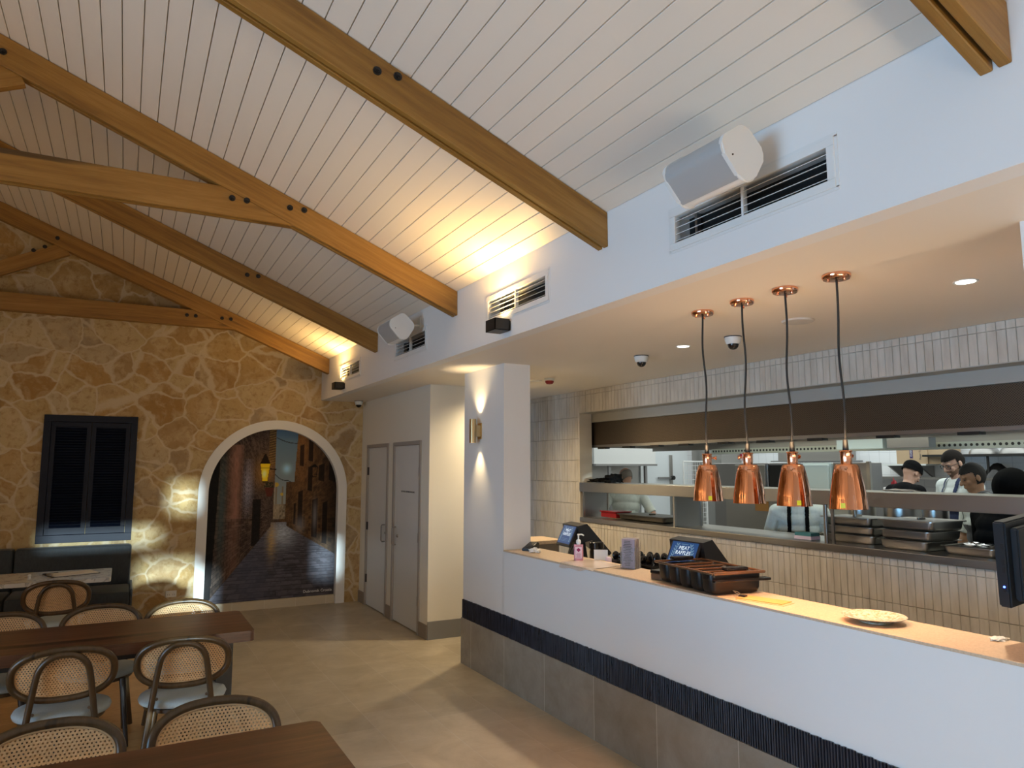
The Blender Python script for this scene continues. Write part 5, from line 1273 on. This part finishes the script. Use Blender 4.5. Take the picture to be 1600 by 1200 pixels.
def person(label, loc, rotz, H=1.75, lean=0, turn=0, headpitch=0, headyaw=0, headroll=0, arms=None, skin=SKIN, shirt=CLW, pants=CLG, hair=HAIRD, bald=False, apron=None, hat=None, hood=False, glasses=False, build=1.0, sleeves='short', head_at=None):
    t = thing('person', label, 'person', loc, rotz, 'kitchen staff behind the pass')
    k = H/1.75; hip = Vector((0, 0, .93*k))
    L = Matrix.Rotation(-math.radians(lean), 3, 'X')     # lean forward towards +y
    def up(p): return hip + L @ (Vector(p)*k)             # points of the upper body, measured from the hip
    sh = {s: up((.185*build*s, 0, .50)) for s in (-1, 1)}
    neck0, neck1 = up((0, -.005, .53)), up((0, .01, .615))
    hc = neck1 + Matrix.Rotation(-math.radians(lean*.6), 3, 'X') @ (Vector((0, .022, .095))*k)
    HR = Matrix.Rotation(math.radians(headyaw), 3, 'Z') @ Matrix.Rotation(-math.radians(headpitch), 3, 'X') @ Matrix.Rotation(math.radians(headroll), 3, 'Y')
    HM = HR.to_4x4()
    def hp(p): return hc + HR @ (Vector(p)*k)
    if head_at:
        o_ = Matrix.Rotation(rotz, 3, 'Z') @ hc; t.location = (head_at[0]-o_.x, head_at[1]-o_.y, 0)
    arms = arms or {}
    el, wr = {}, {}
    for s in (-1, 1):
        a = arms.get(s, {})
        el[s] = Vector(a.get('el', sh[s]+Vector((.06*s, .02, -.29*k)))); wr[s] = Vector(a.get('wr', el[s]+Vector((-.02*s, .14, -.20*k))))
    def torso(bm, g=0):
        for z, rx, ry, yo in ((0, .155, .115, 0), (.10, .145, .105, 0), (.22, .145, .105, 0), (.34, .165, .115, 0), (.43, .17, .108, -.005), (.49, .14, .085, -.01)):
            sph(bm, up((0, yo, z)), ((rx*build+g)*k, (ry*build+g)*k, (.095+g)*k), 18, L.to_4x4())
        for s in (-1, 1):
            cap(bm, up((.05*s, -.01, .515)), (.055+g)*k, sh[s], (.058*build+g)*k)
            cap(bm, up((.09*s, 0, .42)), (.075*build+g)*k, sh[s], (.055*build+g)*k)
    def head(bm, g=0):
        sph(bm, hp((0, -.012, .02)), ((.074+g)*k, (.094+g)*k, (.098+g)*k), 20, HM)
        sph(bm, hp((0, .030, -.045)), ((.055+g)*k, (.058+g)*k, (.062+g)*k), 16, HM)
    def skinb(bm):
        torso(bm); head(bm); cap(bm, neck0, .058*k, neck1, .053*k); cap(bm, neck1, .053*k, hp((0, -.02, -.03)), .055*k)
        sph(bm, hp((0, .062, -.088)), (.024*k, .02*k, .02*k), 10, HM)               # chin
        cap(bm, hp((0, .080, .018)), .008*k, hp((0, .104, -.020)), .014*k, 8)        # nose
        for s in (-1, 1):
            sph(bm, hp((s*.011, .094, -.022)), .009*k, 8)
            sph(bm, hp((s*.030, .070, .030)), (.024*k, .014*k, .010*k), 8, HM)        # brow
            sph(bm, hp((s*.040, .060, -.020)), (.022*k, .020*k, .022*k), 10, HM)      # cheek
            sph(bm, hp((s*.077, -.008, .0)), (.010*k, .020*k, .032*k), 10, HM)        # ear
            sph(bm, hp((s*.080, -.004, -.024)), (.008*k, .010*k, .012*k), 8, HM)
        for z in (-.052, -.062): sph(bm, hp((0, .084, z)), (.024*k, .010*k, .006*k), 8, HM)
        for s in (-1, 1):
            cap(bm, sh[s], .052*k*build, el[s], .040*k); m = el[s].lerp(wr[s], .3); cap(bm, el[s], .040*k, m, .041*k); cap(bm, m, .041*k, wr[s], .027*k)
            d = (wr[s]-el[s]).normalized(); side = d.cross(Vector((0, 0, 1))); side = side.normalized() if side.length > .1 else Vector((1, 0, 0)); dn = d.cross(side).normalized()
            if dn.z > 0: dn = -dn
            pm = wr[s]+d*.05*k
            cap(bm, wr[s], .026*k, pm, .030*k)
            for q in (-.024, -.008, .008, .024): cap(bm, wr[s]+d*.03*k+side*q*k, .014*k, wr[s]+d*.085*k+side*q*1.1*k, .0125*k, 8)
            for q, fl in ((-.027, .058), (-.009, .070), (.009, .075), (.028, .062)):
                b0 = wr[s]+d*.088*k+side*q*k; b1 = b0+(d*.55+dn*.35)*fl*.6*k; b2 = b1+(d*.15+dn*.8)*fl*.5*k
                cap(bm, b0, .0095*k, b1, .0088*k, 8); cap(bm, b1, .0088*k, b2, .0075*k, 8)
            th = wr[s]+d*.025*k-side*.028*k*s*(1); cap(bm, th, .014*k, th+(d*.04-side*.030*s+dn*.012)*k, .011*k, 8); cap(bm, th+(d*.04-side*.030*s+dn*.012)*k, .011*k, th+(d*.070-side*.026*s+dn*.03)*k, .0085*k, 8)
            hl = Vector((.085*s*k, 0, .90*k)); kn = Vector((.10*s*k, .03, .49*k)); an = Vector((.11*s*k, 0, .08*k))
            cap(bm, hl, .085*k, kn, .055*k); cap(bm, kn, .055*k, an, .036*k); cap(bm, an, .038*k, an+Vector((0, .13, -.045*k)), .03*k)
    remeshed('body', skinb, .0065, skin, t)
    def shirtb(bm):
        torso(bm, .014)
        for s in (-1, 1):
            e = sh[s].lerp(el[s], .88 if sleeves == 'short' else 1.0)
            cap(bm, sh[s], .066*k*build, e, .057*k, 16, True, sleeves != 'short')
            if sleeves == 'long': cap(bm, el[s], .052*k, el[s].lerp(wr[s], .75), .043*k, 16, True, False)
        cap(bm, neck0, .068*k, neck0.lerp(neck1, .35), .064*k, 16, True, False)
        rr = random.Random(int(loc[0]*100))
        for q in range(14):       # folds
            a = rr.uniform(0, 2*PI); z = rr.uniform(.0, .36); cap(bm, up((.148*build*math.cos(a), .108*build*math.sin(a), z)), .014*k, up((.150*build*math.cos(a+.5), .112*build*math.sin(a+.5), z+rr.uniform(-.05, .08))), .010*k, 8)
    remeshed('shirt', shirtb, .009, shirt, t)
    def pantsb(bm):
        for s in (-1, 1):
            hl = Vector((.085*s*k, 0, .90*k)); kn = Vector((.10*s*k, .03, .49*k)); an = Vector((.11*s*k, 0, .10*k)); cap(bm, hl, .105*k, kn, .075*k); cap(bm, kn, .075*k, an, .06*k, 14, True, False)
        sph(bm, up((0, 0, 0)), (.172*build*k, .132*build*k, .12*k), 18)
    remeshed('trousers', pantsb, .014, pants, t)
    for s in (-1, 1): bm = B_(); a = Vector((.11*s*k, 0, .038)); cap(bm, a+Vector((0, -.05, 0)), .038, a+Vector((0, .14, 0)), .03); obj('shoe', bm, BLACK, t, True, world=False)
    if apron:
        def ap(bm):
            torso(bm, .026); sph(bm, up((0, 0, -.05)), (.19*build*k, .15*build*k, .16*k), 18)
        Li = L.inverted()
        def kp(p):
            q = Li @ (p-hip)/k
            bib = q.z < .34 and abs(q.x) < (.105 if q.z > .12 else .19) and q.y > .01
            strap = q.z >= .34 and .065 < abs(q.x) < .098 and q.y > -.10
            return bib or strap
        remeshed('apron', ap, .011, apron, t, kp, .003)
    # eyes, brows
    for s in (-1, 1): bm = B_(); sph(bm, hp((s*.030, .0785, .010)), (.011*k, .007*k, .006*k), 10, HM); obj('eye', bm, EYE, t, True, world=False)
    if not hat:
        def kh(p):
            q = HR.inverted() @ (p-hc)/k
            if bald: return q.y < .015 and -.045 < q.z < .062 and (abs(q.x) > .035 or q.y < -.02) and q.z < .05-.9*max(0, q.y+.02)
            return (q.z > .056 and q.y < .080) or (q.y < .012 and q.z > -.052-.0*q.y) or (q.y < -.045 and q.z > -.07)
        remeshed('hair', lambda bm: head(bm, .004 if bald else .007), .006, hair, t, kh, .002)
    else:
        def khat(p): q = HR.inverted() @ (p-hc)/k; return (q.z > -.35 and q.y < .07) if hood else q.z > .015+.30*q.y
        remeshed('cap', lambda bm: (head(bm, .035 if hood else .014), cap(bm, neck0, .10*k if hood else .03, neck1, .09*k if hood else .03), sph(bm, hp((0, -.02, .05)), (.088*k, .104*k, .078*k), 18, HM)), .007, hat, t, khat, .003)
    if glasses:
        bm = B_()
        for s in (-1, 1):
            pts = [hp((s*.033+u, .092-abs(s*.033+u)*.12, .008+v)) for u, v in rrect(.050, .036, .013, 3)]; tube(bm, pts, .0028*k, 6, True)
            tube(bm, [hp((s*.058, .086, .014)), hp((s*.080, .04, .014)), hp((s*.082, -.012, .008))], .0028*k, 6)
        tube(bm, [hp((-.008, .092, .012)), hp((.008, .092, .012))], .0028*k, 6)
        obj('glasses', bm, BLACKG, t, True, world=False)
        def bd(p): q = HR.inverted() @ (p-hc)/k; return q.z < -.035 and q.y > .0 and abs(q.x) < .07
        remeshed('beard_stubble', lambda bm: (head(bm, .001), sph(bm, hp((0, .062, -.088)), (.026*k, .022*k, .022*k), 10, HM)), .006, nt('stubble', (.16, .085, .05), .8), t, bd, .001)
    return t
def face(dx, dy): return math.atan2(-dx, dy)     # rotz so that +y points along (dx, dy)
person('balding cook in a white T-shirt with his back turned, at the left of the kitchen', (5.62, 7.28, 0), face(.5, .60), 1.74, head_at=(5.60, 7.31), lean=6, headpitch=35, headyaw=38,
       arms={-1: {'el': (-.30, -.03, 1.19), 'wr': (-.40, .12, 1.13)}, 1: {'el': (.34, -.06, 1.16), 'wr': (.27, .15, 1.08)}}, hair=HAIRS, bald=True)
person('chef in white jacket and black apron, head hidden by the third copper lamp', (5.47, 4.58, 0), face(-.80, -.56), 1.64, head_at=(5.50, 4.60), lean=10, headpitch=30,
       arms={-1: {'el': (-.31, .04, 1.02), 'wr': (-.20, .26, .98)}, 1: {'el': (.31, .04, 1.02), 'wr': (.20, .26, .98)}}, apron=CLB, sleeves='long', build=1.12)
person('cook in a black cap and black shirt bending to the right', (7.72, 4.93, 0), face(1.05, -.30), 1.86, head_at=(7.79, 4.94), lean=22, headpitch=40, shirt=CLB, hat=CLB)
person('cook in black-framed glasses, white shirt and navy apron, looking down', (7.18, 4.05, 0), face(-.95, .42), 1.91, head_at=(7.165, 4.12), lean=5, headpitch=28, headyaw=4, apron=CLN, glasses=True, hair=HAIRD, build=1.05)
person('dark-haired cook in white with an apron strap at his neck, head turned left', (6.25, 3.42, 0), face(-.75, .52), 1.78, head_at=(6.29, 3.466), lean=6, headpitch=22, skin=SKIN2, hair=HAIRG, apron=CLG)
person('worker dressed all in black with a black cap at the right of the kitchen', (5.52, 2.72, 0), face(.75, -.35), 1.72, head_at=(5.50, 2.76), lean=12, headpitch=15, shirt=CLB, pants=CLB, hat=CLB, build=1.25, sleeves='long', hood=True)

# ---------------------------------------------------------------- finer parts go under the part they sit on
NEST = {'door_leaf': ('hinge', 'pull_handle', 'lock', 'sign_lettering'), 'grille_frame': ('louvre', 'mullion'), 'end_cap': ('bracket_screw',),
        'neck': ('rotary_switch',), 'shade': ('sticker',), 'canopy': ('canopy_screws',), 'customer_display': ('display_panel', 'screen_lettering', 'screen_graphics'),
        'main_screen_housing': ('main_screen_glass',), 'bottle_body': ('label', 'diamond_mark', 'label_lines'), 'body': ('screen', 'keypad', 'eye'),
        'casing': ('ports', 'power_light', 'power_button', 'screen'), 'leaflet': ('leaflet_print',), 'carton': ('printed_band', 'carton_lettering'),
        'printed_panel': ('caption_lettering',), 'back_frame': ('cane_panel', 'cane_bead'), 'trim_ring': ('lens',), 'door_panel': ('door_handle',), 'face_plate': ('socket_slots', 'switch')}
base_name = lambda o: o.name.rsplit('.', 1)[0] if o.name[-3:].isdigit() and '.' in o.name else o.name
for root in [o for o in bpy.data.objects if o.parent is None and o.type == 'EMPTY']:
    kids = list(root.children)
    for host, subs in NEST.items():
        hosts = [k for k in kids if base_name(k) == host and k.matrix_basis.is_identity]
        if not hosts: continue
        for k in kids:
            if base_name(k) in subs: k.parent = hosts[0]
